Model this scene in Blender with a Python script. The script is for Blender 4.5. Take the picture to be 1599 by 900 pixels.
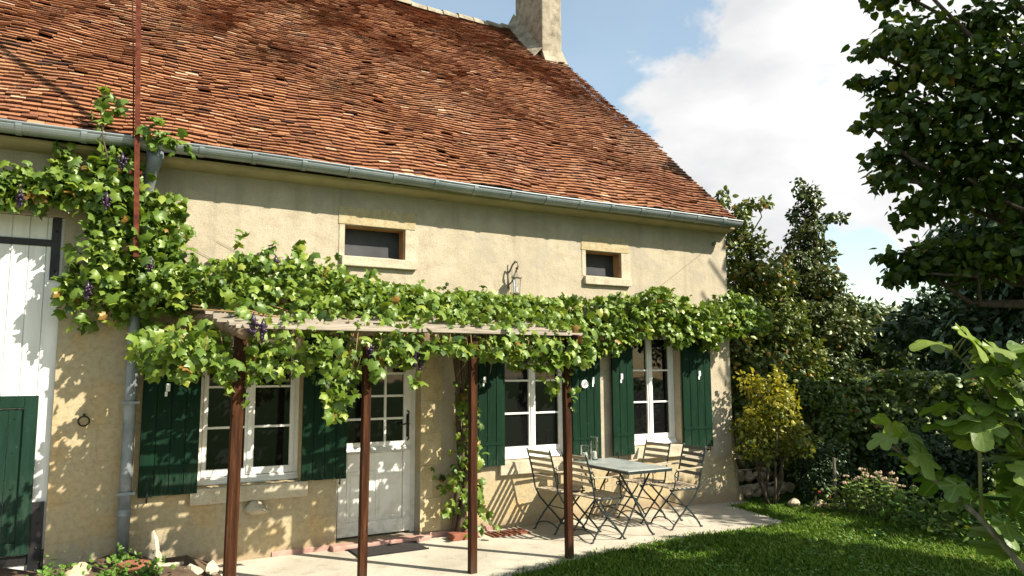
import bpy, bmesh, math, random
import numpy as np
from mathutils import Vector, Matrix

for o in list(bpy.data.objects):
    bpy.data.objects.remove(o)
S = bpy.context.scene
COL = S.collection
rng = np.random.default_rng(11)
random.seed(5)

# ------------------------------------------------------------------ camera
CAMP = Vector((0.0, -7.5, 1.75))
yaw, pit, rol = math.radians(29.3), math.radians(6.5), math.radians(-0.3)
ax = Vector((math.sin(yaw) * math.cos(pit), math.cos(yaw) * math.cos(pit), math.sin(pit)))
rt = Vector((math.cos(yaw), -math.sin(yaw), 0))
up = rt.cross(ax)
rt2 = rt * math.cos(rol) + up * math.sin(rol)
up2 = up * math.cos(rol) - rt * math.sin(rol)
cam_d = bpy.data.cameras.new('camera')
cam_d.sensor_width = 36
cam_d.lens = 36 * 1150 / 1599
cam_d.clip_end = 3000
cam_d.clip_start = 0.05
cam = bpy.data.objects.new('camera', cam_d)
COL.objects.link(cam)
cam.matrix_world = Matrix(((rt2.x, up2.x, -ax.x, CAMP.x), (rt2.y, up2.y, -ax.y, CAMP.y), (rt2.z, up2.z, -ax.z, CAMP.z), (0, 0, 0, 1)))
S.camera = cam

def sky_dir(px, py):
    d = ax + rt2 * ((px - 800) / 1150) - up2 * ((py - 450) / 1150)
    return d.normalized()

# ------------------------------------------------------------------ light
SUN = Vector((0.8, -1.0, 1.1)).normalized()           # towards the sun
SL, SS = 0.8, 1.1
el = math.asin(SUN.z)
az = math.atan2(SUN.x, SUN.y)                          # clockwise from +y
sd = bpy.data.lights.new('sun', 'SUN')
sd.energy = 5.0
sd.angle = math.radians(0.5)
sd.color = (1.0, 0.93, 0.80)
so = bpy.data.objects.new('sun', sd)
so.rotation_euler = (-SUN).to_track_quat('-Z', 'Y').to_euler()
so.location = SUN * 60
COL.objects.link(so)

W = bpy.data.worlds.new('World')
S.world = W
W.use_nodes = True
nt = W.node_tree
nt.nodes.clear()
def wn(t, **k):
    n = nt.nodes.new(t)
    for a, b in k.items():
        setattr(n, a, b)
    return n
out = wn('ShaderNodeOutputWorld')
bg = wn('ShaderNodeBackground')
bg.inputs['Strength'].default_value = 0.066
sky = wn('ShaderNodeTexSky', sky_type='NISHITA')
sky.sun_disc = False
sky.sun_elevation = el
sky.sun_rotation = az
sky.air_density = 1.2
sky.dust_density = 0.6
sky.ozone_density = 1.6
tc = wn('ShaderNodeTexCoord')
mp = wn('ShaderNodeMapping')
mp.inputs['Scale'].default_value = (4.2, 4.2, 7.0)
mp.inputs['Location'].default_value = (0.35, 1.1, 0.4)
n1 = wn('ShaderNodeTexNoise')
n1.inputs['Scale'].default_value = 1.0
n1.inputs['Detail'].default_value = 9
n1.inputs['Roughness'].default_value = 0.56
n1.inputs['Distortion'].default_value = 0.25
nt.links.new(tc.outputs['Generated'], mp.inputs['Vector'])
nt.links.new(mp.outputs['Vector'], n1.inputs['Vector'])
def wmath(op, a, b=None, clamp=False):
    m = wn('ShaderNodeMath', operation=op)
    m.use_clamp = clamp
    for i, v in enumerate((a, b)):
        if v is None:
            continue
        if isinstance(v, (int, float)):
            m.inputs[i].default_value = v
        else:
            nt.links.new(v, m.inputs[i])
    return m.outputs[0]
# cloud banks: (direction, radius, weight)
banks = [((1230, 240), .36, .62), ((1330, 40), .42, .62), ((1120, 130), .13, .28), ((1010, 180), .11, .24), ((1420, 300), .30, .42), ((1345, 402), .07, .34),
         ((1370, 450), .09, .22), ((1150, 330), .14, .3), ((930, 60), .25, -.45), ((1330, 150), .09, -.55), ((1250, 120), .07, -.4), ((1315, 372), .08, -1.7), ((1350, 437), .07, -1.7), ((1400, 482), .11, -1.5), ((1060, 40), .12, -.3), ((1120, 295), .06, -.5), ((1190, 345), .07, -.5), ((1010, 215), .05, -.3)]
acc = None
for (p, r, w) in banks:
    d = sky_dir(*p)
    v = wn('ShaderNodeVectorMath', operation='DISTANCE')
    v.inputs[1].default_value = d
    nt.links.new(tc.outputs['Generated'], v.inputs[0])
    mr = wn('ShaderNodeMapRange', interpolation_type='SMOOTHSTEP')
    mr.inputs['From Min'].default_value = r
    mr.inputs['From Max'].default_value = r * .25
    mr.inputs['To Min'].default_value = 0
    mr.inputs['To Max'].default_value = w
    nt.links.new(v.outputs['Value'], mr.inputs['Value'])
    acc = mr.outputs[0] if acc is None else wmath('ADD', acc, mr.outputs[0])
accn = wmath('MULTIPLY', acc, .46)
raw = wmath('ADD', wmath('MULTIPLY', wmath('SUBTRACT', n1.outputs['Fac'], .5), 2.5), accn)
cm = wn('ShaderNodeMapRange', interpolation_type='SMOOTHSTEP')
cm.inputs['From Min'].default_value = .07
cm.inputs['From Max'].default_value = .30
cm.inputs['To Min'].default_value = .14
nt.links.new(raw, cm.inputs['Value'])
mp2 = wn('ShaderNodeMapping')
mp2.inputs['Scale'].default_value = (4.2, 4.2, 9)
n2 = wn('ShaderNodeTexNoise')
n2.inputs['Scale'].default_value = 1.0
n2.inputs['Detail'].default_value = 6
nt.links.new(tc.outputs['Generated'], mp2.inputs['Vector'])
nt.links.new(mp2.outputs['Vector'], n2.inputs['Vector'])
cr = wn('ShaderNodeValToRGB')
cr.color_ramp.elements[0].position = .36
cr.color_ramp.elements[0].color = (5.5, 5.55, 5.65, 1)
cr.color_ramp.elements[1].position = .60
cr.color_ramp.elements[1].color = (7.5, 7.5, 7.45, 1)
nt.links.new(n2.outputs['Fac'], cr.inputs['Fac'])
tint = wn('ShaderNodeMixRGB', blend_type='MULTIPLY')
tint.inputs['Fac'].default_value = 1
tint.inputs[2].default_value = (1.75, 1.68, 1.45, 1)
nt.links.new(sky.outputs['Color'], tint.inputs[1])
mx = wn('ShaderNodeMixRGB')
nt.links.new(cm.outputs[0], mx.inputs['Fac'])
nt.links.new(tint.outputs[0], mx.inputs[1])
nt.links.new(cr.outputs[0], mx.inputs[2])
nt.links.new(mx.outputs[0], bg.inputs['Color'])
nt.links.new(bg.outputs[0], out.inputs['Surface'])

S.view_settings.view_transform = 'Standard'
S.view_settings.look = 'None'
S.view_settings.gamma = 1
S.view_settings.exposure = 1.08
S.view_settings.use_curve_mapping = False
S.render.engine = 'CYCLES'
S.render.resolution_x, S.render.resolution_y = 1024, 576
S.cycles.max_bounces = 6
S.cycles.transparent_max_bounces = 8

# ------------------------------------------------------------------ materials
class NT:
    def __init__(s, name):
        s.m = bpy.data.materials.new(name)
        s.m.use_nodes = True
        s.t = s.m.node_tree
        s.t.nodes.clear()
        s.out = s.n('ShaderNodeOutputMaterial')
        s.p = s.n('ShaderNodeBsdfPrincipled')
        s.l(s.p.outputs[0], s.out.inputs['Surface'])
        s.tc = s.n('ShaderNodeTexCoord')
    def n(s, t, **k):
        n = s.t.nodes.new(t)
        for a, b in k.items():
            setattr(n, a, b)
        return n
    def l(s, a, b):
        s.t.links.new(a, b)
    def noise(s, scale, detail=5, rough=.55, vec=None, dist=0, sc3=None):
        n = s.n('ShaderNodeTexNoise')
        n.inputs['Scale'].default_value = scale
        n.inputs['Detail'].default_value = detail
        n.inputs['Roughness'].default_value = rough
        n.inputs['Distortion'].default_value = dist
        v = vec or s.tc.outputs['Object']
        if sc3:
            mpn = s.n('ShaderNodeMapping')
            mpn.inputs['Scale'].default_value = sc3
            s.l(v, mpn.inputs['Vector'])
            v = mpn.outputs[0]
        s.l(v, n.inputs['Vector'])
        return n.outputs['Fac']
    def ramp(s, fac, stops):
        r = s.n('ShaderNodeValToRGB')
        e = r.color_ramp.elements
        while len(e) < len(stops):
            e.new(.5)
        for i, (p, c) in enumerate(stops):
            e[i].position = p
            e[i].color = (*c, 1) if len(c) == 3 else c
        s.l(fac, r.inputs['Fac'])
        return r.outputs['Color']
    def mix(s, fac, a, b, mode='MIX'):
        m = s.n('ShaderNodeMixRGB', blend_type=mode)
        for i, v in ((0, fac), (1, a), (2, b)):
            if isinstance(v, (int, float)):
                m.inputs[i].default_value = v
            elif isinstance(v, tuple):
                m.inputs[i].default_value = (*v, 1)
            else:
                s.l(v, m.inputs[i])
        return m.outputs[0]
    def math(s, op, a, b=None, clamp=False):
        m = s.n('ShaderNodeMath', operation=op)
        m.use_clamp = clamp
        for i, v in enumerate((a, b)):
            if v is None:
                continue
            if isinstance(v, (int, float)):
                m.inputs[i].default_value = v
            else:
                s.l(v, m.inputs[i])
        return m.outputs[0]
    def step(s, v, lo, hi):
        m = s.n('ShaderNodeMapRange', interpolation_type='SMOOTHSTEP')
        m.inputs['From Min'].default_value = lo
        m.inputs['From Max'].default_value = hi
        s.l(v, m.inputs['Value'])
        return m.outputs[0]
    def attr(s, name):
        a = s.n('ShaderNodeAttribute', attribute_name=name)
        return a.outputs['Fac']
    def xyz(s):
        x = s.n('ShaderNodeSeparateXYZ')
        s.l(s.tc.outputs['Object'], x.inputs[0])
        return x.outputs
    def bump(s, h, strength=.3, dist=.01, prev=None):
        b = s.n('ShaderNodeBump')
        b.inputs['Strength'].default_value = strength
        b.inputs['Distance'].default_value = dist
        s.l(h, b.inputs['Height'])
        if prev is not None:
            s.l(prev, b.inputs['Normal'])
        s.l(b.outputs[0], s.p.inputs['Normal'])
        return b.outputs[0]
    def col(s, c):
        if isinstance(c, tuple):
            s.p.inputs['Base Color'].default_value = (*c, 1)
        else:
            s.l(c, s.p.inputs['Base Color'])
    def rough(s, r):
        if isinstance(r, (int, float)):
            s.p.inputs['Roughness'].default_value = r
        else:
            s.l(r, s.p.inputs['Roughness'])

M = {}
def simple(name, c1, c2, scale=6, rough=.6, bump=.15, bscale=60, metal=0, sc3=None, spec=.4):
    t = NT(name)
    f = t.noise(scale, 5, .6, sc3=sc3)
    t.col(t.ramp(f, [(.32, c1), (.68, c2)]))
    t.rough(rough)
    t.p.inputs['Metallic'].default_value = metal
    t.p.inputs['Specular IOR Level'].default_value = spec
    if bump:
        t.bump(t.noise(bscale, 4, .6, sc3=sc3), bump, .004)
    M[name] = t.m
    return t

# stucco / limestone facade
def facade():
    t = NT('facade_render')
    x, y, z = t.xyz()
    big = t.noise(.9, 4, .6)
    mid = t.noise(5, 6, .62)
    fine = t.noise(85, 4, .7)
    plaster = t.ramp(mid, [(.28, (.345, .288, .203)), (.5, (.435, .371, .270)), (.75, (.485, .42, .317))])
    plaster = t.mix(t.step(big, .45, .7), plaster, (.385, .328, .238))
    speck = t.ramp(fine, [(.36, (.62, .60, .56)), (.5, (1, 1, 1))])
    plaster = t.mix(.8, plaster, speck, 'MULTIPLY')
    # streaks run down from the eaves
    st = t.noise(3.0, 5, .6, sc3=(2.2, 1, .16))
    plaster = t.mix(t.math('MULTIPLY', t.step(st, .52, .72), .42), plaster, (.25, .21, .145))
    pt = t.step(t.noise(1.7, 3, .5, dist=.8), .56, .60)
    plaster = t.mix(t.math('MULTIPLY', pt, .35), plaster, (.30, .275, .225))
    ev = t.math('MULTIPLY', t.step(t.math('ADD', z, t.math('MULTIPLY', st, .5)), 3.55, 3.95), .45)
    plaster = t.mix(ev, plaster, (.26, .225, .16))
    # ashlar blocks
    br = t.n('ShaderNodeTexBrick')
    cv = t.n('ShaderNodeCombineXYZ')
    warp = t.math('MULTIPLY', t.math('SUBTRACT', t.noise(2.2, 5), .5), .20)
    t.l(t.math('ADD', x, warp), cv.inputs[0])
    t.l(t.math('ADD', z, warp), cv.inputs[1])
    t.l(cv.outputs[0], br.inputs['Vector'])
    br.inputs['Scale'].default_value = 1
    br.inputs['Brick Width'].default_value = .74
    br.inputs['Row Height'].default_value = .33
    br.inputs['Mortar Size'].default_value = .008
    br.inputs['Mortar Smooth'].default_value = .4
    br.inputs['Color1'].default_value = (.43, .345, .20, 1)
    br.inputs['Color2'].default_value = (.385, .325, .21, 1)
    br.inputs['Mortar'].default_value = (.385, .31, .185, 1)
    yel = t.step(t.noise(2.6, 5, .62), .50, .66)
    stone = t.mix(t.math('MULTIPLY', yel, .5), br.outputs['Color'], (.50, .32, .11))
    stone = t.mix(.9, stone, t.ramp(t.noise(22, 6, .7), [(.3, (.66, .64, .6)), (.55, (1, 1, 1))]), 'MULTIPLY')
    edge = t.math('MULTIPLY', t.math('SUBTRACT', t.noise(1.6, 4), .5), .5)
    low = t.math('SUBTRACT', 1, t.step(t.math('ADD', z, edge), .50, .72))
    left = t.math('MULTIPLY', t.math('SUBTRACT', 1, t.step(t.math('ADD', x, edge), .22, .36)), t.math('SUBTRACT', 1, t.step(z, 2.1, 2.6)))
    dr = t.math('MULTIPLY', t.step(x, 3.02, 3.05), t.math('SUBTRACT', 1, t.step(t.math('ADD', x, edge), 3.5, 3.6)))
    dr = t.math('MULTIPLY', dr, t.math('SUBTRACT', 1, t.step(z, 2.1, 2.3)))
    fac = t.math('MAXIMUM', t.math('MAXIMUM', low, left), dr)
    c = t.mix(t.math('MULTIPLY', fac, .85), plaster, stone)
    # grey cement repair low beside the barn door and damp foot of the wall
    g = t.math('MULTIPLY', t.math('SUBTRACT', 1, t.step(t.math('ADD', x, t.math('MULTIPLY', edge, 1.4)), .06, .14)), t.math('SUBTRACT', 1, t.step(t.math('ADD', z, edge), .62, .74)))
    g = t.math('MULTIPLY', g, t.step(t.math('ADD', x, edge), -.22, -.14))
    c = t.mix(t.math('MULTIPLY', g, .8), c, (.33, .32, .27))
    ft = t.math('SUBTRACT', 1, t.step(t.math('ADD', z, t.math('MULTIPLY', edge, .6)), .06, .16))
    c = t.mix(t.math('MULTIPLY', ft, .55), c, (.24, .17, .11))
    # golden shrub's shadow painted into the wall colour at the far corner foot
    shrub_shade = t.math('MULTIPLY', t.step(t.math('ADD', x, edge), 7.0, 7.3), t.math('SUBTRACT', 1, t.step(t.math('ADD', z, edge), .55, .8)))
    c = t.mix(t.math('MULTIPLY', shrub_shade, .6), c, (.25, .21, .15))
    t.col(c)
    t.rough(.92)
    t.p.inputs['Specular IOR Level'].default_value = .15
    b1 = t.bump(t.noise(120, 5, .7), .5, .006)
    b2 = t.bump(t.noise(9, 5, .6), .35, .03, b1)
    t.bump(t.math('MULTIPLY', br.outputs['Fac'], t.math('MULTIPLY', fac, -1)), .25, .008, b2)
    M['facade'] = t.m
facade()

def stone(name, c1, c2, c3):
    t = NT(name)
    f = t.noise(6, 6, .65)
    c = t.ramp(f, [(.3, c1), (.52, c2), (.72, c3)])
    c = t.mix(.8, c, t.ramp(t.noise(70, 4, .7), [(.35, (.68, .66, .62)), (.52, (1, 1, 1))]), 'MULTIPLY')
    t.col(c)
    t.rough(.9)
    t.p.inputs['Specular IOR Level'].default_value = .15
    b = t.bump(t.noise(60, 5, .7), .4, .008)
    t.bump(t.noise(10, 4), .4, .02, b)
    M[name] = t.m
stone('limestone', (.40, .31, .16), (.48, .385, .225), (.50, .43, .29))
stone('lintel_stone', (.34, .26, .13), (.43, .35, .21), (.45, .385, .265))
stone('sill_stone', (.37, .32, .23), (.47, .41, .30), (.52, .46, .35))
stone('rubble', (.25, .20, .13), (.42, .35, .23), (.52, .46, .35))
stone('chimney_render', (.15, .125, .09), (.30, .26, .19), (.40, .355, .27))

# clay tiles
t = NT('clay_tile')
tone = t.attr('tone')
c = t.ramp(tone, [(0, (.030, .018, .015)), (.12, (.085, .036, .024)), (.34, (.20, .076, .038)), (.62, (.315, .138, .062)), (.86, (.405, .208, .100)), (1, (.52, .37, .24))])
n = t.noise(.55, 5, .6)
c = t.mix(t.math('MULTIPLY', t.step(n, .47, .68), .5), c, (.17, .062, .033))
x, y, z = t.xyz()
right = t.step(t.math('ADD', x, t.math('MULTIPLY', n, 2)), 2.0, 6.5)
c = t.mix(t.math('MULTIPLY', right, .55), c, (.135, .050, .026))
c = t.mix(t.math('MULTIPLY', t.step(t.noise(15, 6, .8), .555, .66), .8), c, (.060, .038, .030))
c = t.mix(t.math('MULTIPLY', t.step(t.noise(19, 5, .7, sc3=(1.3, 1, 1)), .64, .74), .7), c, (.55, .46, .35))
vg = t.math('MULTIPLY', t.step(t.math('ADD', x, t.math('MULTIPLY', n, .9)), 7.2, 8.0), t.step(t.noise(26, 4, .7), .47, .6))
c = t.mix(t.math('MULTIPLY', vg, .6), c, (.40, .36, .31))
c = t.mix(t.math('MULTIPLY', t.math('MULTIPLY', t.step(t.noise(.8, 4, .6, dist=.6), .52, .62), t.step(t.noise(30, 5, .75), .48, .60)), .6), c, (.085, .075, .045))
c = t.mix(t.math('MULTIPLY', t.math('MULTIPLY', t.step(t.noise(.6, 3, .6, sc3=(1.4, 1, 1)), .54, .66), t.step(t.noise(34, 4, .7), .55, .63)), .7), c, (.42, .37, .28))
t.col(c)
t.rough(.85)
t.p.inputs['Specular IOR Level'].default_value = .2
t.bump(t.noise(70, 5, .7), .5, .006)
M['tile'] = t.m

simple('zinc', (.22, .25, .26), (.34, .37, .38), 3, .45, .08, 12, .55)
simple('zinc_pipe', (.13, .15, .165), (.27, .295, .31), 5, .5, .1, 12, .3)
simple('cornice', (.36, .28, .18), (.48, .38, .25), 4, .9, .3, 40)
simple('white_paint', (.68, .665, .62), (.79, .775, .73), 9, .45, .08, 30)
simple('door_paint', (.58, .565, .51), (.70, .685, .635), 7, .45, .08, 30)
def green(name, a, b):
    t = NT(name)
    f = t.noise(4, 6, .65, sc3=(6, 6, .7))
    c = t.ramp(f, [(.3, a), (.7, b)])
    c = t.mix(t.math('MULTIPLY', t.step(t.noise(30, 5, .7), .62, .7), .30), c, (.08, .12, .08))
    x, y, z = t.xyz()
    ft = t.math('MULTIPLY', t.math('SUBTRACT', 1, t.step(t.math('ADD', z, t.math('MULTIPLY', f, .5)), .95, 1.25)), t.step(t.noise(14, 5, .7, sc3=(3, 3, .6)), .42, .62))
    c = t.mix(t.math('MULTIPLY', ft, .35), c, (.05, .075, .05))
    t.col(c)
    t.rough(t.math('ADD', t.math('MULTIPLY', f, .3), .42))
    t.p.inputs['Specular IOR Level'].default_value = .10
    t.bump(t.noise(24, 5, .6, sc3=(5, 5, .4)), .25, .004)
    M[name] = t.m
green('green_paint', (.0025, .0145, .0065), (.0060, .0275, .013))
green('green_wicket', (.006, .022, .013), (.012, .036, .022))
t = NT('door_paint')
f = t.noise(7, 5, .6)
c = t.ramp(f, [(.32, (.62, .60, .535)), (.68, (.74, .72, .66))])
x, y, z = t.xyz()
dd = t.math('MULTIPLY', t.math('SUBTRACT', 1, t.step(t.math('ADD', z, t.math('MULTIPLY', f, .4)), .25, .75)), t.step(t.noise(12, 6, .7), .40, .62))
c = t.mix(t.math('MULTIPLY', dd, .5), c, (.34, .31, .24))
t.col(c); t.rough(.5)
t.bump(t.noise(30, 4), .1, .004)
M['door_paint'] = t.m
t = NT('barn_board')
f = t.noise(3, 6, .6, sc3=(4, 4, .5))
c = t.ramp(f, [(.25, (.55, .55, .52)), (.6, (.72, .71, .68))])
x, y, z = t.xyz()
dirt = t.math('MULTIPLY', t.math('SUBTRACT', 1, t.step(t.math('ADD', z, f), .45, 1.1)), .5)
c = t.mix(dirt, c, (.45, .42, .35))
t.col(c); t.rough(.5)
t.bump(t.noise(20, 5, .6, sc3=(5, 5, .4)), .2, .004)
M['barn_board'] = t.m
simple('iron', (.012, .012, .013), (.030, .028, .026), 12, .5, .2, 80, .3)
simple('furniture_iron', (.012, .022, .022), (.035, .045, .045), 14, .45, .15, 80, .3)
simple('rust_steel', (.055, .014, .009), (.15, .042, .022), 14, .85, .4, 60, spec=.12)
t = NT('post_wood')
f = t.noise(5, 6, .65, sc3=(8, 8, .5))
c = t.ramp(f, [(.25, (.010, .005, .003)), (.5, (.042, .015, .006)), (.78, (.115, .044, .015))])
x, y, z = t.xyz()
c = t.mix(t.math('MULTIPLY', t.step(t.noise(9, 5, .7, sc3=(3, 3, .7)), .55, .68), .6), c, (.018, .012, .009))
c = t.mix(t.math('MULTIPLY', t.math('SUBTRACT', 1, t.step(z, .0, .22)), .5), c, (.06, .045, .03))
t.col(c); t.rough(.8)
t.p.inputs['Specular IOR Level'].default_value = .12
t.bump(t.noise(22, 5, .6, sc3=(6, 6, .4)), .7, .008)
M['post_wood'] = t.m
t = NT('grey_wood')
f = t.noise(5, 6, .65, sc3=(.5, 8, 8))
c = t.ramp(f, [(.25, (.13, .105, .08)), (.5, (.30, .25, .19)), (.78, (.46, .40, .31))])
t.col(c); t.rough(.8)
t.bump(t.noise(20, 5, .6, sc3=(.4, 6, 6)), .5, .006)
M['grey_wood'] = t.m
t = NT('beam_wood')
f = t.noise(5, 6, .65, sc3=(8, .5, 8))
t.col(t.ramp(f, [(.25, (.09, .055, .032)), (.55, (.21, .13, .075)), (.8, (.34, .23, .14))])); t.rough(.8)
t.bump(t.noise(20, 5, .6, sc3=(6, .4, 6)), .6, .008)
M['beam_wood'] = t.m
t = NT('teak_slat')
f = t.noise(6, 6, .65, sc3=(6, .6, 6))
t.col(t.ramp(f, [(.25, (.22, .175, .115)), (.55, (.40, .33, .23)), (.8, (.54, .47, .36))])); t.rough(.75)
t.bump(t.noise(30, 4, .6, sc3=(5, .5, 5)), .3, .003)
M['slat'] = t.m
t = NT('shaded_slat')
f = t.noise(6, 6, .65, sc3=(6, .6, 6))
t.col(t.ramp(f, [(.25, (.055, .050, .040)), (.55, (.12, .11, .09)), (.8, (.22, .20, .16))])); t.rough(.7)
M['shaded_slat'] = t.m
simple('table_top', (.20, .23, .21), (.42, .44, .41), 5, .4, .1, 40, .2)
simple('bark', (.035, .024, .015), (.11, .08, .05), 14, .9, .6, 30, sc3=(3, 3, .6))
simple('pale_bark', (.10, .085, .06), (.24, .20, .14), 14, .9, .5, 30, sc3=(3, 3, .6))
simple('vine_bark', (.045, .030, .018), (.13, .09, .055), 20, .95, .8, 40, sc3=(3, 3, .5))
simple('green_stem', (.10, .12, .03), (.20, .17, .06), 14, .7, .2, 30)
simple('cane', (.16, .09, .03), (.26, .16, .06), 14, .7, .2, 30)
simple('candle_wax', (.75, .72, .62), (.82, .80, .72), 9, .5, 0)
simple('rubber_mat', (.010, .009, .008), (.035, .030, .026), 40, .95, .8, 150)
simple('threshold', (.30, .16, .13), (.45, .28, .22), 7, .9, .4, 50)
simple('soil', (.05, .030, .018), (.13, .085, .05), 7, 1, .9, 30)
simple('brick_red', (.16, .055, .03), (.27, .10, .055), 10, .9, .5, 40)
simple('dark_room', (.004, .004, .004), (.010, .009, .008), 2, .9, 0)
simple('mesh_screen', (.016, .017, .018), (.040, .042, .043), 3, .6, .3, 250)
simple('reveal_brown', (.20, .095, .035), (.33, .18, .075), 8, .85, .3, 40)
simple('weathered_metal', (.10, .085, .065), (.27, .235, .18), 25, .65, .2, 60, .2)
simple('enamel', (.70, .70, .68), (.80, .80, .78), 8, .3, 0)
simple('dial_grey', (.30, .31, .31), (.5, .5, .5), 60, .5, 0)
simple('wire', (.10, .09, .08), (.18, .17, .15), 8, .6, 0, metal=.5)
simple('grape', (.012, .008, .022), (.045, .018, .045), 40, .35, 0)
simple('pink_flower', (.40, .27, .17), (.50, .40, .26), 30, .8, .3, 100)
simple('dry_leaf', (.30, .14, .04), (.42, .22, .07), 20, .7, .2, 60)
simple('red_flower', (.45, .02, .02), (.6, .04, .03), 30, .7, 0)
simple('white_flower', (.55, .58, .50), (.7, .72, .64), 30, .7, 0)
simple('fruit', (.36, .20, .045), (.46, .26, .06), 20, .5, 0)

# window glass: near-black with a sky-like gloss and slightly uneven surface
t = NT('pane_glass')
t.col((.006, .006, .006))
t.rough(.03)
t.p.inputs['Specular IOR Level'].default_value = .5
t.bump(t.noise(3.5, 2), .05, .02)
M['glass'] = t.m
t = NT('jar_glass')
t.p.inputs['Base Color'].default_value = (.95, .97, .97, 1)
t.p.inputs['Transmission Weight'].default_value = 1
t.rough(.03)
M['jar'] = t.m

def leafmat(name, stops, trans=.45, gloss=.10, rough=.42):
    t = NT(name)
    t.t.nodes.remove(t.p)
    c = t.ramp(t.attr('tone'), stops)
    dif = t.n('ShaderNodeBsdfDiffuse'); tr = t.n('ShaderNodeBsdfTranslucent'); gl = t.n('ShaderNodeBsdfGlossy')
    gl.inputs['Roughness'].default_value = rough
    gl.inputs['Color'].default_value = (.85, .95, .7, 1)
    t.l(c, dif.inputs['Color'])
    t.l(t.mix(1, c, (1.0, 1.0, .55), 'MULTIPLY'), tr.inputs['Color'])
    m1 = t.n('ShaderNodeMixShader'); m1.inputs[0].default_value = trans
    t.l(dif.outputs[0], m1.inputs[1]); t.l(tr.outputs[0], m1.inputs[2])
    fr = t.n('ShaderNodeLayerWeight'); fr.inputs['Blend'].default_value = .25
    m2 = t.n('ShaderNodeMixShader')
    t.l(t.math('ADD', t.math('MULTIPLY', fr.outputs['Fresnel'], .05), gloss * .22), m2.inputs[0])
    t.l(m1.outputs[0], m2.inputs[1]); t.l(gl.outputs[0], m2.inputs[2])
    t.l(m2.outputs[0], t.out.inputs['Surface'])
    M[name] = t.m
leafmat('vine_leaf', [(0, (.035, .075, .010)), (.45, (.115, .19, .020)), (.8, (.225, .295, .034)), (.95, (.30, .34, .05)), (1, (.26, .14, .03))], .36, .16)
leafmat('lime_leaf', [(0, (.020, .048, .006)), (.5, (.062, .108, .012)), (.88, (.14, .175, .018)), (.97, (.13, .14, .02)), (1, (.20, .15, .02))], .46, .10)
leafmat('pear_leaf', [(0, (.045, .070, .012)), (.5, (.105, .145, .024)), (.85, (.19, .20, .034)), (.96, (.30, .22, .035)), (1, (.34, .18, .04))], .35, .14)
leafmat('pear_dark_leaf', [(0, (.026, .042, .012)), (.5, (.055, .078, .022)), (.85, (.11, .125, .036)), (.97, (.18, .15, .03)), (1, (.22, .14, .04))], .3, .14)
leafmat('gold_leaf', [(0, (.035, .060, .008)), (.45, (.13, .145, .014)), (.8, (.33, .29, .025)), (1, (.50, .43, .05))], .42, .12)
leafmat('hedge_leaf', [(0, (.026, .050, .008)), (.5, (.068, .110, .014)), (.85, (.15, .175, .022)), (.97, (.22, .20, .03)), (1, (.25, .10, .03))], .35, .14)
leafmat('dark_leaf', [(0, (.010, .026, .010)), (.5, (.022, .045, .016)), (.9, (.04, .07, .022)), (1, (.07, .10, .03))], .25, .10)
leafmat('far_leaf', [(0, (.032, .050, .018)), (.5, (.060, .085, .026)), (.9, (.105, .125, .036)), (1, (.12, .12, .05))], .3, .06)
leafmat('sedum_leaf', [(0, (.07, .14, .03)), (.5, (.15, .25, .05)), (1, (.26, .36, .09))], .35, .10)
leafmat('weed_leaf', [(0, (.035, .09, .012)), (.5, (.085, .18, .022)), (1, (.17, .28, .04))], .4, .10)
leafmat('grass_blade', [(0, (.035, .085, .008)), (.5, (.105, .195, .016)), (.88, (.20, .29, .028)), (1, (.32, .29, .10))], .35, .07, .5)
def figmat():
    t = NT('fig_leaf')
    t.t.nodes.remove(t.p)
    c = t.ramp(t.attr('tone'), [(0, (.050, .110, .012)), (.5, (.12, .20, .022)), (1, (.22, .29, .036))])
    v = t.math('ABSOLUTE', t.attr('vein'))
    c = t.mix(t.math('MULTIPLY', t.math('SUBTRACT', 1, t.step(v, .0, .05)), .7), c, (.22, .28, .08))
    dif = t.n('ShaderNodeBsdfDiffuse'); tr = t.n('ShaderNodeBsdfTranslucent'); gl = t.n('ShaderNodeBsdfGlossy')
    gl.inputs['Roughness'].default_value = .45
    t.l(c, dif.inputs['Color']); t.l(t.mix(1, c, (1.0, 1.0, .5), 'MULTIPLY'), tr.inputs['Color'])
    m1 = t.n('ShaderNodeMixShader'); m1.inputs[0].default_value = .45
    t.l(dif.outputs[0], m1.inputs[1]); t.l(tr.outputs[0], m1.inputs[2])
    m2 = t.n('ShaderNodeMixShader'); m2.inputs[0].default_value = .04
    t.l(m1.outputs[0], m2.inputs[1]); t.l(gl.outputs[0], m2.inputs[2])
    b = t.n('ShaderNodeBump'); b.inputs['Strength'].default_value = .4; b.inputs['Distance'].default_value = .01
    t.l(t.noise(40, 3), b.inputs['Height'])
    for s_ in (dif, gl):
        t.l(b.outputs[0], s_.inputs['Normal'])
    t.l(m2.outputs[0], t.out.inputs['Surface'])
    M['fig_leaf'] = t.m
figmat()

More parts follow.
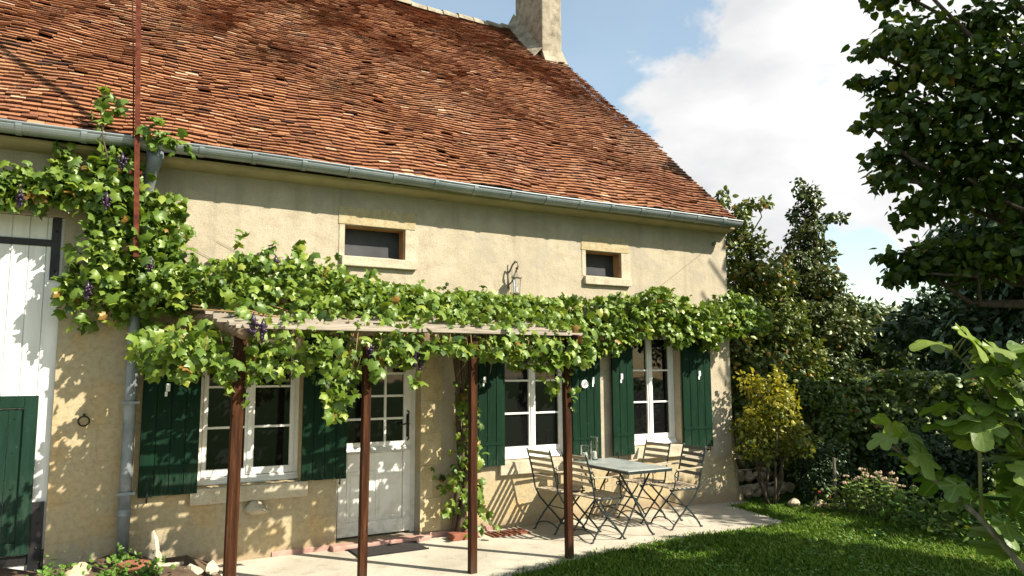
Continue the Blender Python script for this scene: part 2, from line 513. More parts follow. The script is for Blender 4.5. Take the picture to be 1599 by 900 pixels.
t = NT('patio_concrete')
f = t.noise(1.1, 5, .6)
c = t.ramp(f, [(.3, (.35, .31, .24)), (.55, (.465, .42, .335)), (.75, (.53, .485, .395))])
c = t.mix(t.math('MULTIPLY', t.step(t.noise(5, 7, .72), .50, .68), .55), c, (.27, .235, .175))
c = t.mix(.7, c, t.ramp(t.noise(60, 4, .7), [(.36, (.72, .70, .66)), (.52, (1, 1, 1))]), 'MULTIPLY')
vo = t.n('ShaderNodeTexVoronoi', feature='DISTANCE_TO_EDGE')
vo.inputs['Scale'].default_value = 1.1
t.l(t.tc.outputs['Object'], vo.inputs['Vector'])
crk = t.math('MULTIPLY', t.math('SUBTRACT', 1, t.step(vo.outputs['Distance'], .0, .012)), t.step(t.noise(1.4, 3), .5, .6))
c = t.mix(t.math('MULTIPLY', crk, .5), c, (.22, .18, .13))
t.col(c); t.rough(.85)
t.p.inputs['Specular IOR Level'].default_value = .2
b = t.bump(t.noise(50, 5, .7), .35, .006)
t.bump(t.noise(5, 4), .3, .02, b)
M['patio'] = t.m
t = NT('lawn_soil')
f = t.noise(3, 6, .65)
t.col(t.ramp(f, [(.3, (.018, .045, .008)), (.6, (.040, .085, .013)), (.8, (.07, .10, .02))])); t.rough(1)
t.p.inputs['Specular IOR Level'].default_value = .05
t.bump(t.noise(60, 4, .7), .8, .02)
M['lawn'] = t.m

# ------------------------------------------------------------------ mesh helpers
def tag(o, label=None, cat=None, group=None, kind=None):
    if label: o['label'] = label
    if cat: o['category'] = cat
    if group: o['group'] = group
    if kind: o['kind'] = kind
    return o

def thing(name, label, cat, loc=(0, 0, 0), rz=0, group=None):
    o = bpy.data.objects.new(name, None)
    o.empty_display_size = .2
    o.location = loc
    o.rotation_euler = (0, 0, rz)
    COL.objects.link(o)
    return tag(o, label, cat, group)

def root_off(o):
    v = Vector((0, 0, 0))
    while o is not None:
        v += Vector(o.location)
        o = o.parent
    return v

class MB:
    """collects shapes in one mesh"""
    def __init__(s):
        s.v, s.f, s.tone = [], [], []
        s.cur = .5
    def add(s, vs, fs):
        n = len(s.v)
        s.v += [tuple(v) for v in vs]
        s.tone += [s.cur] * len(vs)
        s.f += [tuple(i + n for i in f) for f in fs]
        return s
    def box(s, x0, x1, y0, y1, z0, z1):
        return s.add([(x0, y0, z0), (x1, y0, z0), (x1, y1, z0), (x0, y1, z0), (x0, y0, z1), (x1, y0, z1), (x1, y1, z1), (x0, y1, z1)],
                     [(3, 2, 1, 0), (4, 5, 6, 7), (0, 1, 5, 4), (1, 2, 6, 5), (2, 3, 7, 6), (3, 0, 4, 7)])
    def bar(s, a, b, w, h, upv=(0, 0, 1)):
        a, b = Vector(a), Vector(b)
        d = (b - a).normalized()
        u = Vector(upv)
        sd_ = d.cross(u).normalized() * (w / 2)
        u = sd_.cross(d).normalized() * (h / 2)
        vs = [p + q for p in (a, b) for q in (-sd_ - u, sd_ - u, sd_ + u, -sd_ + u)]
        return s.add(vs, [(0, 1, 2, 3), (7, 6, 5, 4), (0, 4, 5, 1), (1, 5, 6, 2), (2, 6, 7, 3), (3, 7, 4, 0)])
    def tube(s, pts, r, k=8, cap=True, flat=1.0):
        pts = [Vector(p) for p in pts]
        rs = r if isinstance(r, (list, tuple)) else [r] * len(pts)
        vs, fs = [], []
        nrm = None
        for i, p in enumerate(pts):
            d = (pts[min(i + 1, len(pts) - 1)] - pts[max(i - 1, 0)]).normalized()
            if nrm is None:
                nrm = d.cross(Vector((0, 0, 1)))
                if nrm.length < .05:
                    nrm = d.cross(Vector((0, 1, 0)))
            nrm = (nrm - d * nrm.dot(d)).normalized()
            bn = d.cross(nrm)
            for j in range(k):
                a = 2 * math.pi * j / k
                vs.append(p + nrm * math.cos(a) * rs[i] * flat + bn * math.sin(a) * rs[i])
        for i in range(len(pts) - 1):
            for j in range(k):
                a, b = i * k + j, i * k + (j + 1) % k
                fs.append((a, b, b + k, a + k))
        if cap:
            fs.append(tuple(range(k))[::-1])
            fs.append(tuple((len(pts) - 1) * k + j for j in range(k)))
        return s.add(vs, fs)
    def lathe(s, c, prof, k=20, cap=(True, True)):
        vs = [(c[0] + r * math.cos(2 * math.pi * j / k), c[1] + r * math.sin(2 * math.pi * j / k), c[2] + z) for r, z in prof for j in range(k)]
        fs = []
        for i in range(len(prof) - 1):
            for j in range(k):
                a, b = i * k + j, i * k + (j + 1) % k
                fs.append((a, b, b + k, a + k))
        if cap[0]: fs.append(tuple(range(k))[::-1])
        if cap[1]: fs.append(tuple((len(prof) - 1) * k + j for j in range(k)))
        return s.add(vs, fs)
    def ball(s, c, r, k=7, m=5, sz=1):
        vs = [(c[0], c[1], c[2] - r * sz)]
        for i in range(1, m):
            t_ = math.pi * i / m
            for j in range(k):
                a = 2 * math.pi * j / k
                vs.append((c[0] + r * math.sin(t_) * math.cos(a), c[1] + r * math.sin(t_) * math.sin(a), c[2] - r * sz * math.cos(t_)))
        vs.append((c[0], c[1], c[2] + r * sz))
        fs = [(0, 1 + (j + 1) % k, 1 + j) for j in range(k)]
        for i in range(m - 2):
            for j in range(k):
                a, b = 1 + i * k + j, 1 + i * k + (j + 1) % k
                fs.append((a, b, b + k, a + k))
        l = len(vs) - 1
        fs += [(l, 1 + (m - 2) * k + j, 1 + (m - 2) * k + (j + 1) % k) for j in range(k)]
        return s.add(vs, fs)
    def rock(s, c, r, seed, sx=1, sy=1, sz=1):
        rr = random.Random(seed)
        ph = [(rr.uniform(-1, 1), rr.uniform(-1, 1), rr.uniform(-1, 1), rr.uniform(.5, 1)) for _ in range(9)]
        n0 = len(s.v)
        s.ball((0, 0, 0), 1, 14, 10)
        for i in range(n0, len(s.v)):
            v = Vector(s.v[i])
            k_ = 1.0
            for (a, b, c_, h) in ph:
                d = Vector((a, b, c_)).normalized()
                q = v.dot(d)
                if q > h * .75:
                    k_ = min(k_, h * .75 / q)
            v = v * k_
            s.v[i] = (c[0] + v.x * r * sx, c[1] + v.y * r * sy, c[2] + v.z * r * sz)
        return s
    def build_each(s, per, *a, **k):
        """one object for every `per` vertices (pieces of equal make)"""
        for i in range(0, len(s.v), per):
            m = MB(); m.v = s.v[i:i + per]; m.tone = s.tone[i:i + per]
            m.f = [tuple(j - i for j in f) for f in s.f if i <= f[0] < i + per]
            m.build(*a, **k)
    def build(s, name, mat, parent=None, bevel=0, smooth=False, local=False, rec=True):
        me = bpy.data.meshes.new(name)
        off = Vector((0, 0, 0)) if (local or parent is None) else root_off(parent)
        me.from_pydata([(v[0] - off.x, v[1] - off.y, v[2] - off.z) for v in s.v], [], s.f)
        a = me.attributes.new('tone', 'FLOAT', 'POINT')
        a.data.foreach_set('value', s.tone)
        if rec:
            bm = bmesh.new(); bm.from_mesh(me)
            bmesh.ops.recalc_face_normals(bm, faces=bm.faces)
            bm.to_mesh(me); bm.free()
        if smooth:
            me.polygons.foreach_set('use_smooth', [True] * len(me.polygons))
        o = bpy.data.objects.new(name, me)
        if mat is not None:
            me.materials.append(mat)
        COL.objects.link(o)
        if parent is not None:
            o.parent = parent
        if bevel:
            b = o.modifiers.new('bevel', 'BEVEL')
            b.width = bevel; b.segments = 2; b.limit_method = 'ANGLE'
        return o

# ---- leaves -----------------------------------------------------------
def fan(outline, mid):
    vs = [mid] + outline
    n = len(outline)
    return np.array(vs, float), np.array([(0, 1 + i, 1 + (i + 1) % n) for i in range(n)])
VINE = fan([(0, .06, 0), (-.24, -.15, -.05), (-.50, .06, -.17), (-.40, .26, -.08), (-.62, .52, -.20), (-.33, .63, -.07), (-.20, .84, -.09), (0, 1.04, -.18),
            (.20, .84, -.09), (.33, .63, -.07), (.62, .52, -.20), (.40, .26, -.08), (.50, .06, -.17), (.24, -.15, -.05)], (0, .36, .05))
OVAL = fan([(0, 0, 0), (-.24, .22, -.06), (-.30, .52, -.09), (-.16, .82, -.08), (0, 1, -.12), (.16, .82, -.08), (.30, .52, -.09), (.24, .22, -.06)], (0, .45, .04))
LIME = fan([(0, 0, 0), (-.30, -.04, -.04), (-.47, .28, -.10), (-.38, .62, -.10), (0, 1.05, -.18), (.38, .62, -.10), (.47, .28, -.10), (.30, -.04, -.04)], (0, .36, .06))
SMALL = (np.array([(0, 0, 0), (-.26, .45, -.06), (0, 1, -.05), (.26, .45, -.06), (0, .5, .05)], float), np.array([(4, 0, 1), (4, 1, 2), (4, 2, 3), (4, 3, 0)]))
CARD = (np.array([(0, 0, 0), (-.34, .45, 0), (0, 1, -.1), (.34, .45, 0)], float), np.array([(0, 1, 2), (0, 2, 3)]))

def unit(a):
    return a / np.maximum(np.linalg.norm(a, axis=1, keepdims=True), 1e-6)

def leaves(name, mat, pos, nrm, tip, size, tone, tmpl, parent, kind=None, curl=.6, smooth=True):
    pos = np.asarray(pos, float); N = len(pos)
    nrm = unit(nrm); tip = tip - nrm * np.sum(tip * nrm, axis=1, keepdims=True); tip = unit(tip)
    sd_ = np.cross(tip, nrm)
    T, F = tmpl
    size = np.broadcast_to(np.asarray(size, float), (N,))
    cz = curl + rng.random(N) * curl
    asp = .85 + rng.random(N) * .3
    V = pos[:, None, :] + size[:, None, None] * (T[None, :, 0:1] * sd_[:, None, :] * asp[:, None, None] + T[None, :, 1:2] * tip[:, None, :] + T[None, :, 2:3] * nrm[:, None, :] * cz[:, None, None])
    V = V.reshape(-1, 3)
    off = root_off(parent) if parent is not None else Vector((0, 0, 0))
    V = V - np.array(off)
    Fa = (F[None] + (np.arange(N) * len(T))[:, None, None]).reshape(-1, 3)
    me = bpy.data.meshes.new(name)
    me.vertices.add(len(V)); me.vertices.foreach_set('co', V.ravel())
    me.loops.add(Fa.size); me.loops.foreach_set('vertex_index', Fa.ravel())
    me.polygons.add(len(Fa)); me.polygons.foreach_set('loop_start', np.arange(0, Fa.size, 3))
    me.update(calc_edges=True)
    if smooth:
        me.polygons.foreach_set('use_smooth', np.ones(len(Fa), bool))
    a = me.attributes.new('tone', 'FLOAT', 'POINT')
    a.data.foreach_set('value', np.repeat(np.clip(tone, 0, 1), len(T)))
    me.materials.append(mat)
    o = bpy.data.objects.new(name, me)
    COL.objects.link(o)
    if parent is not None:
        o.parent = parent
    if kind:
        o['kind'] = kind
    return o

def lump(n, clumps, shell=.55):
    """points in a set of ellipsoid clumps (cx,cy,cz,rx,ry,rz); returns positions and outward directions"""
    cl = np.array(clumps, float)
    vol = np.cbrt(cl[:, 3] * cl[:, 4] * cl[:, 5]) ** 2.2
    ix = rng.choice(len(cl), n, p=vol / vol.sum())
    d = unit(rng.normal(size=(n, 3)))
    r = shell + (1 - shell) * rng.random(n) ** .7
    r = np.where(rng.random(n) < .12, r * 1.18, r)
    p = cl[ix, :3] + d * cl[ix, 3:6] * r[:, None]
    return p, d, ix

def crown(name, mat, n, clumps, size, parent, tmpl=OVAL, shell=.5, droop=.5, keep=None, tone=(.45, .22), out=.7, jit=.7):
    p, d, ix = lump(n, clumps, shell)
    if keep is not None:
        k = keep(p); p, d, ix = p[k], d[k], ix[k]
    n = len(p)
    nr = unit(d * out + np.array([0, 0, .55]) + rng.normal(size=(n, 3)) * jit)
    tp = d * .4 + np.array([0, 0, -droop]) + rng.normal(size=(n, 3)) * .6
    ct = rng.normal(size=len(clumps)) * .07
    tn = tone[0] + ct[ix] + rng.normal(size=n) * tone[1]
    sz = size * (.65 + .6 * rng.random(n))
    return leaves(name, mat, p, nr, tp, sz, tn, tmpl, parent)

def shadow_at(p, z=0):
    """where the sun throws point p on the level z"""
    t_ = (p[:, 2] - z) / SS
    return p[:, 0] - SL * t_, p[:, 1] + t_

def in_poly(x, y, poly):
    c = np.zeros(len(x), bool)
    j = len(poly) - 1
    for i in range(len(poly)):
        xi, yi = poly[i]; xj, yj = poly[j]
        c ^= ((yi > y) != (yj > y)) & (x < (xj - xi) * (y - yi) / (yj - yi + 1e-12) + xi)
        j = i
    return c

# ------------------------------------------------------------------ ground
def sheet(name, poly, z, mat, kind='structure', drop=.12):
    b = MB()
    n = len(poly)
    b.add([(x, y, z) for x, y in poly] + [(x, y, z - drop) for x, y in poly], [tuple(range(n))] + [(i, (i + 1) % n, n + (i + 1) % n, n + i) for i in range(n)])
    return tag(b.build(name, mat), kind=kind)
g = MB().add([(-400, -400, -.03), (400, -400, -.03), (400, 400, -.03), (-400, 400, -.03)], [(0, 1, 2, 3)])
tag(g.build('ground', M['lawn']), kind='structure')
EDGE = [(2.3, -4.6), (2.55, -2.6), (2.85, -1.95), (3.25, -1.70), (3.7, -1.62), (4.3, -1.47), (4.95, -1.36), (5.7, -1.33), (6.4, -1.36), (7.08, -1.34), (7.22, -.75), (7.32, -.25), (7.72, -.18)]
sheet('patio', [(-4, -4.6)] + EDGE + [(7.72, .6), (-4, .6)], 0.0, M['patio'])
soil_poly = [(-.6, -1.15), (.2, -1.25), (.75, -.95), (1.0, -.5), (1.05, -.15), (1.0, .05), (-.6, .05)]
b = MB()
nx, ny = 22, 16
for j in range(ny + 1):
    for i in range(nx + 1):
        x = -.75 + 1.85 * i / nx; y = -1.35 + 1.36 * j / ny
        ed = min(1, max(0, (1.06 - x) / .3), 1) * min(1, max(0, (y + 1.35) / .3))
        b.v.append((x, y, -.02 + ed * (.16 + .05 * math.sin(7 * x + 3 * y) * math.cos(9 * y) + random.uniform(-.012, .012))))
        b.tone.append(.5)
for j in range(ny):
    for i in range(nx):
        a = j * (nx + 1) + i
        b.f.append((a, a + 1, a + nx + 2, a + nx + 1))
tag(b.build('flower_bed', M['soil'], smooth=True), kind='structure')

# grass blades as one object
def grass():
    n = 95000
    lawn = EDGE[:] + [(7.75, -.15), (8.2, -.5), (8.15, -1.6), (8.0, -2.6), (8.2, -3.6), (8.2, -4.6)]
    x = rng.uniform(2.3, 8.3, n * 2); y = rng.uniform(-4.6, -.1, n * 2)
    jx = x + rng.normal(size=len(x)) * .055; jy = y + rng.normal(size=len(x)) * .055
    k = in_poly(jx, jy, lawn)
    x, y = x[k], y[k]
    n = len(x)
    az_ = rng.random(n) * 6.283
    patch = .5 + .5 * np.sin(x * 2.3 + 1.3 * np.sin(y * 1.7)) * np.cos(y * 2.9 + x)
    h = (.03 + .05 * rng.random(n) ** 1.6) * (.8 + .5 * patch)
    lean = (.25 + .75 * rng.random(n)) * h
    w = .0045 + .003 * rng.random(n)
    dx, dy = np.cos(az_), np.sin(az_)
    px, py = -dy, dx
    z0 = -.03
    V = np.zeros((n, 5, 3))
    for i, (f, ww, hh) in enumerate(((0, 1, 0), (0, -1, 0), (.35, .8, .62), (.35, -.8, .62), (1, 0, 1))):
        V[:, i, 0] = x + dx * lean * f + px * w * ww
        V[:, i, 1] = y + dy * lean * f + py * w * ww
        V[:, i, 2] = z0 + h * hh * (1 - .25 * f)
    T = np.array([(0, 1, 3), (0, 3, 2), (2, 3, 4)])
    Fa = (T[None] + (np.arange(n) * 5)[:, None, None]).reshape(-1, 3)
    me = bpy.data.meshes.new('grass')
    me.vertices.add(n * 5); me.vertices.foreach_set('co', V.ravel())
    me.loops.add(Fa.size); me.loops.foreach_set('vertex_index', Fa.ravel())
    me.polygons.add(len(Fa)); me.polygons.foreach_set('loop_start', np.arange(0, Fa.size, 3))
    me.update(calc_edges=True)
    a = me.attributes.new('tone', 'FLOAT', 'POINT')
    tn = .42 + .16 * (patch - .5) + rng.normal(size=n) * .17
    tn = np.where(rng.random(n) < .05, .97, tn + .10 * np.sin(x * 5.1 + 2 * np.sin(y * 4)) * np.sin(y * 6.3))
    a.data.foreach_set('value', np.repeat(np.clip(tn, 0, 1), 5))
    me.materials.append(M['grass_blade'])
    o = bpy.data.objects.new('grass', me)
    COL.objects.link(o)
    tag(o, 'mown green lawn grass growing up to the pale patio edge', 'grass', kind='stuff')
grass()
def clover():
    ctr = [(rng.uniform(3.4, 7.8), rng.uniform(-3.9, -1.55)) for _ in range(34)]
    pos = []
    for cx, cy in ctr:
        m = rng.integers(8, 40)
        pos.append(np.stack([cx + rng.normal(size=m) * .09, cy + rng.normal(size=m) * .07, .005 + .03 * rng.random(m)], 1))
    pos = np.concatenate(pos)
    lawn = EDGE[:] + [(8.0, -.5), (7.95, -1.6), (7.9, -2.6), (8.1, -4.2), (3.0, -4.2)]
    pos = pos[in_poly(pos[:, 0], pos[:, 1], lawn)]
    n = len(pos)
    o = leaves('clover', M['weed_leaf'], pos, np.array([0, -.2, 1]) + rng.normal(size=(n, 3)) * .3, rng.normal(size=(n, 3)), .035 * (.6 + .8 * rng.random(n)), .55 + .2 * rng.normal(size=n), OVAL, None)
    tag(o, 'broad leaved clover and weeds scattered through the lawn', 'clover', kind='stuff')
clover()

# ------------------------------------------------------------------ farmhouse
H = thing('farmhouse', 'old limewashed stone farmhouse with steep clay tile roof and dark green shutters', 'house', (3.0, 0.0, 0.0))
X0, X1 = -4.2, 7.68
ROOFM = .913
def roofz(y):
    return 3.913 + ROOFM * (y + .12)
RIDGE_Y = 5.12
OPEN = dict(barn=(-3.4, -.31, -.05, 3.13), winA=(.86, 1.80, .70, 2.10), door=(2.17, 3.07, .05, 2.12), winC=(4.08, 5.0, .74, 2.12), winE=(5.93, 6.75, .80, 2.26),
            atA=(2.20, 2.87, 2.965, 3.30), atB=(5.27, 5.82, 2.935, 3.26))
WT = .5
ztop = roofz(0) - .10
xs = sorted({X0, X1} | {v for o_ in OPEN.values() for v in o_[:2]})
zs = sorted({-.1, ztop} | {v for o_ in OPEN.values() for v in o_[2:]})
wall = MB()
def solid(x, z):
    return not any(a < x < b_ and c_ < z < d_ for a, b_, c_, d_ in OPEN.values())
for i in range(len(xs) - 1):
    for j in range(len(zs) - 1):
        if solid((xs[i] + xs[i + 1]) / 2, (zs[j] + zs[j + 1]) / 2):
            a, b_, c_, d_ = xs[i], xs[i + 1], zs[j], zs[j + 1]
            wall.add([(a, 0, c_), (b_, 0, c_), (b_, 0, d_), (a, 0, d_)], [(0, 1, 2, 3)])
            wall.add([(a, WT, c_), (b_, WT, c_), (b_, WT, d_), (a, WT, d_)], [(3, 2, 1, 0)])
for a, b_, c_, d_ in OPEN.values():
    wall.add([(a, 0, c_), (a, WT, c_), (a, WT, d_), (a, 0, d_)], [(0, 1, 2, 3)])
    wall.add([(b_, 0, c_), (b_, WT, c_), (b_, WT, d_), (b_, 0, d_)], [(3, 2, 1, 0)])
    wall.add([(a, 0, d_), (b_, 0, d_), (b_, WT, d_), (a, WT, d_)], [(0, 1, 2, 3)])
    wall.add([(a, 0, c_), (b_, 0, c_), (b_, WT, c_), (a, WT, c_)], [(3, 2, 1, 0)])
# gable ends, back
BY = 2 * RIDGE_Y
for gx in (X0, X1):
    wall.add([(gx, 0, -.1), (gx, BY, -.1), (gx, BY, ztop), (gx, RIDGE_Y, roofz(RIDGE_Y) - .12), (gx, 0, ztop)], [(0, 1, 2, 3, 4)])
wall.add([(X0, BY, -.1), (X1, BY, -.1), (X1, BY, ztop), (X0, BY, ztop)], [(0, 1, 2, 3)])
wo = wall.build('wall', M['facade'], H, rec=False)

# battered foot at the far corner (bulging render)
b = MB()
pr = [(0.0, 1.15), (-.012, .85), (-.03, .45), (-.06, .1), (-.075, -.08)]
vs = []
for (dy, z) in pr:
    for x in np.linspace(7.05, 7.68 - dy * .6, 9):
        k_ = min(1, (x - 7.05) / .35)
        vs.append((x, dy * k_ - .002, z + .05 * math.sin(9 * x)))
    vs.append((7.68 - dy * .6 + .002, .45, z))
fs = [(i * 10 + j, i * 10 + j + 1, (i + 1) * 10 + j + 1, (i + 1) * 10 + j) for i in range(len(pr) - 1) for j in range(9)]
b.add(vs, fs)
b.build('buttress', M['facade'], H, smooth=True)

# dark rooms behind the openings
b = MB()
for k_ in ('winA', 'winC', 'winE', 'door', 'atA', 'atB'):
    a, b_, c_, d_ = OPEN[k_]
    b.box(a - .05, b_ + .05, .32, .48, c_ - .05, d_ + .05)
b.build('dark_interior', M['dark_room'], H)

# cornice under the eaves
b = MB()
prof = [(.01, 3.675), (-.05, 3.685), (-.11, 3.70), (-.16, 3.72), (-.17, 3.75), (.01, 3.80)]
n = len(prof)
b.add([(X0, y, z) for y, z in prof] + [(X1 + .02, y, z) for y, z in prof], [(i, (i + 1) % n, n + (i + 1) % n, n + i) for i in range(n)] + [tuple(range(n)), tuple(range(n, 2 * n))[::-1]])
b.build('cornice', M['cornice'], H)

# ---- tiled roof
def roof():
    b = MB()
    slope = Vector((0, 1, ROOFM)).normalized()
    nrm = Vector((0, -ROOFM, 1)).normalized()
    y_eave = -.235
    e0 = Vector((0, y_eave, roofz(y_eave)))
    total = (RIDGE_Y - y_eave) / slope.y
    expo = .080
    rows = int(total / expo)
    XR = 7.66
    # deck below the tiles, with depth
    b.cur = .0
    for (s0, s1) in ((.03, total),):
        p0 = e0 + slope * s0 - nrm * .085; p1 = e0 + slope * s1 - nrm * .085
        q0 = p0 - nrm * .04; q1 = p1 - nrm * .04
        x0, x1 = X0 - .1, XR - .02
        b.add([(x0, p0.y, p0.z), (x1, p0.y, p0.z), (x1, p1.y, p1.z), (x0, p1.y, p1.z), (x0, q0.y, q0.z), (x1, q0.y, q0.z), (x1, q1.y, q1.z), (x0, q1.y, q1.z)],
              [(0, 1, 2, 3), (4, 7, 6, 5), (0, 4, 5, 1), (1, 5, 6, 2), (0, 3, 7, 4)])
    # back slope
    r_ = e0 + slope * total
    b.cur = .4
    b.add([(X0 - .1, RIDGE_Y, r_.z + .02), (XR, RIDGE_Y, r_.z + .02), (XR, 2 * RIDGE_Y + .25, e0.z), (X0 - .1, 2 * RIDGE_Y + .25, e0.z)], [(0, 1, 2, 3)])
    sag = lambda x, s: -.05 * math.sin((x + 1) * .42) * math.sin(s / total * math.pi) + .016 * math.sin(x * 2.1 + s * 1.7) + .010 * math.sin(x * 5.3 - s * 3.1)
    for i in range(rows + 1):
        s0 = i * expo
        off = random.uniform(0, .17)
        x = -2.4 - off
        rowj = random.uniform(-.008, .008)
        while x < XR - .02:
            w = .132 + random.uniform(-.018, .018)
            x1 = min(x + w, XR + random.uniform(-.012, .02))
            if x1 - x < .05:
                break
            th = random.uniform(.013, .019)
            lift = max(0, random.gauss(.011, .004))
            if random.random() < .012:
                lift += random.uniform(.012, .03)
            skew = random.gauss(0, .006)
            ds = rowj + random.gauss(0, .005)
            L = .155
            def P(xx, s, h):
                q = e0 + slope * s + nrm * (h + sag(xx, s))
                return (xx, q.y, q.z)
            sl, sr = s0 + ds - skew, s0 + ds + skew
            hb = .026 + lift
            r = random.random()
            if r < .035: b.cur = random.uniform(.1, .25)
            elif r < .07: b.cur = random.uniform(.88, 1)
            else: b.cur = min(.95, max(.05, random.gauss(.58, .11)))
            gp = .002
            b.add([P(x + gp, sl, hb + th), P(x1 - gp, sr, hb + th), P(x1 - gp, sr + L, th - .004), P(x + gp, sl + L, th - .004), P(x + gp, sl, hb), P(x1 - gp, sr, hb), P(x1 - gp, sr + L, 0), P(x + gp, sl + L, 0)],
                  [(0, 1, 2, 3), (5, 6, 2, 1), (7, 4, 0, 3), (7, 6, 5, 4)])
            b.cur *= .45                                   # darker tone on the lower ends of the tiles
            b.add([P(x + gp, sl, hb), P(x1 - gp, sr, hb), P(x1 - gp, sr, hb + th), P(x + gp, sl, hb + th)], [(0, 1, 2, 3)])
            x = x1
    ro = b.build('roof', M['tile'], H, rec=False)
    # ridge tiles
    rb = MB()
    x = -2.4
    while x < 7.0:
        L = .36
        rb.cur = random.gauss(.6, .2)
        n_ = 7
        dz = random.uniform(-.012, .012) + sag(x, total)
        vs = []
        for xx, rr in ((x, .145), (x + L, .125)):
            for j in range(n_ + 1):
                a = math.pi * j / n_
                vs.append((xx, RIDGE_Y + .01 - rr * math.cos(a) * 1.1, r_.z - .03 + dz + rr * math.sin(a)))
        rb.add(vs, [(j, j + 1, n_ + 2 + j, n_ + 1 + j) for j in range(n_)] + [tuple(range(n_ + 1))])
        x += L - .03
    rb.build('ridge_tile', M['chimney_render'], ro)
    # mortar verge
    vb = MB()
    for i in range(60):
        s0 = total * i / 60; s1 = total * (i + 1) / 60
        if True:
            p0 = e0 + slope * s0 + nrm * .0; p1 = e0 + slope * s1 + nrm * .0
            w = random.uniform(.015, .03)
            vb.bar((XR + .004, p0.y, p0.z), (XR + .004, p1.y, p1.z), w, .06, nrm)
    vb.build('verge_mortar', M['chimney_render'], ro)
    # chimney
    cx0, cx1, cy0, cy1 = 7.16, 7.61, 4.02, 5.06
    zb = roofz(cy0) - .25
    cb = MB()
    cb.box(cx0, cx1, cy0, cy1, zb, 11.2)
    ch = cb.build('chimney', M['chimney_render'], ro, bevel=.02)
    fl = MB()
    # flared mortar skirt, with its own thickness
    z0 = roofz(cy0 - .16) + .045
    fl.add([(cx0 - .02, cy0 - .17, z0 - .02), (cx1 + .06, cy0 - .17, z0 - .02), (cx1 + .004, cy0 - .006, z0 + .36), (cx0 - .004, cy0 - .006, z0 + .30),
            (cx0 - .02, cy0 + .1, z0 + .05), (cx1 + .06, cy0 + .1, z0 + .05)], [(0, 1, 2, 3), (0, 3, 4), (1, 5, 2)])
    fl.add([(cx0 - .20, RIDGE_Y, roofz(RIDGE_Y) + .03), (cx0 - .20, cy0 - .03, roofz(cy0 - .03) + .05), (cx0 - .004, cy0 - .01, roofz(cy0) + .24), (cx0 - .004, RIDGE_Y, roofz(RIDGE_Y) + .42)], [(0, 1, 2, 3)])
    fl.build('flashing', M['chimney_render'], ch)
    return ro
ROOF = roof()

# ---- gutter, downpipe
GY, GZ, GR = -.285, 3.79, .078
def halfpipe(b, x0, x1, r, z0, z1):
    n = 12
    vs = []
    for xx, zc in ((x0, z0), (x1, z1)):
        for rr in (r, r - .006):
            for j in range(n + 1):
                a = math.pi * j / n
                vs.append((xx, GY - rr * math.cos(a), zc - rr * math.sin(a)))
    m = n + 1
    fs = []
    for j in range(n):
        fs.append((j, j + 1, 2 * m + j + 1, 2 * m + j))
        fs.append((m + j, 3 * m + j, 3 * m + j + 1, m + j + 1))
        fs.append((j, m + j, m + j + 1, j + 1))
    fs.append((0, 2 * m, 3 * m, m)); fs.append((n, m + n, 3 * m + n, 2 * m + n))
    b.add(vs, fs)
gz = lambda x: GZ + .035 - .006 * x + .012 * math.sin(x * 1.1)
b = MB()
x = X0
GXE = 7.66
while x < GXE - .01:
    x2 = min(x + .5, GXE)
    halfpipe(b, x, x2, GR, gz(x), gz(x2))
    b.tube([(x, GY - GR, gz(x) + .004), (x2, GY - GR, gz(x2) + .004)], .011, 6)
    x = x2
# end cap
n = 12
b.add([(GXE, GY - GR * math.cos(math.pi * j / n), gz(GXE) - GR * math.sin(math.pi * j / n)) for j in range(n + 1)], [tuple(range(n + 1))])
GUT = b.build('gutter', M['zinc'], H, smooth=False)
b = MB()
x = -2.1
while x < GXE:
    halfpipe(b, x, x + .045, GR + .007, gz(x), gz(x + .045))
    x += .47
b.build_each(52, 'gutter_joint', M['zinc'], GUT)
b = MB()
b.tube([(.36, GY, 3.74), (.36, GY, 3.66), (.345, GY + .01, 3.58), (.325, -.17, 3.44), (.31, -.13, 3.33), (.275, -.13, 2.2), (.27, -.13, 1.0), (.27, -.13, .1)], [.075, .07, .055, .05, .05, .05, .05, .05], 12)
DP = b.build('downpipe', M['zinc_pipe'], H, smooth=True)
b = MB()
for z in (1.50, .72, 2.35):
    b.lathe((.2715, -.13, z), [(.054, -.014), (.06, -.014), (.06, .014), (.054, .014)], 14, (False, False))
    b.box(.20, .345, -.19, -.178, z - .011, z + .011)
    b.box(.262, .28, -.1, 0.0, z - .008, z + .008)
b.build_each(len(b.v) // 3, 'pipe_clip', M['zinc_pipe'], DP)
b = MB()
b.lathe((.27, -.13, .56), [(.0535, -.03), (.0535, .03)], 14, (False, False))
b.lathe((.27, -.13, .53), [(.0535, 0), (.058, .002), (.058, .02), (.0535, .022)], 14, (False, False))
b.build('pipe_collar', M['zinc_pipe'], DP)

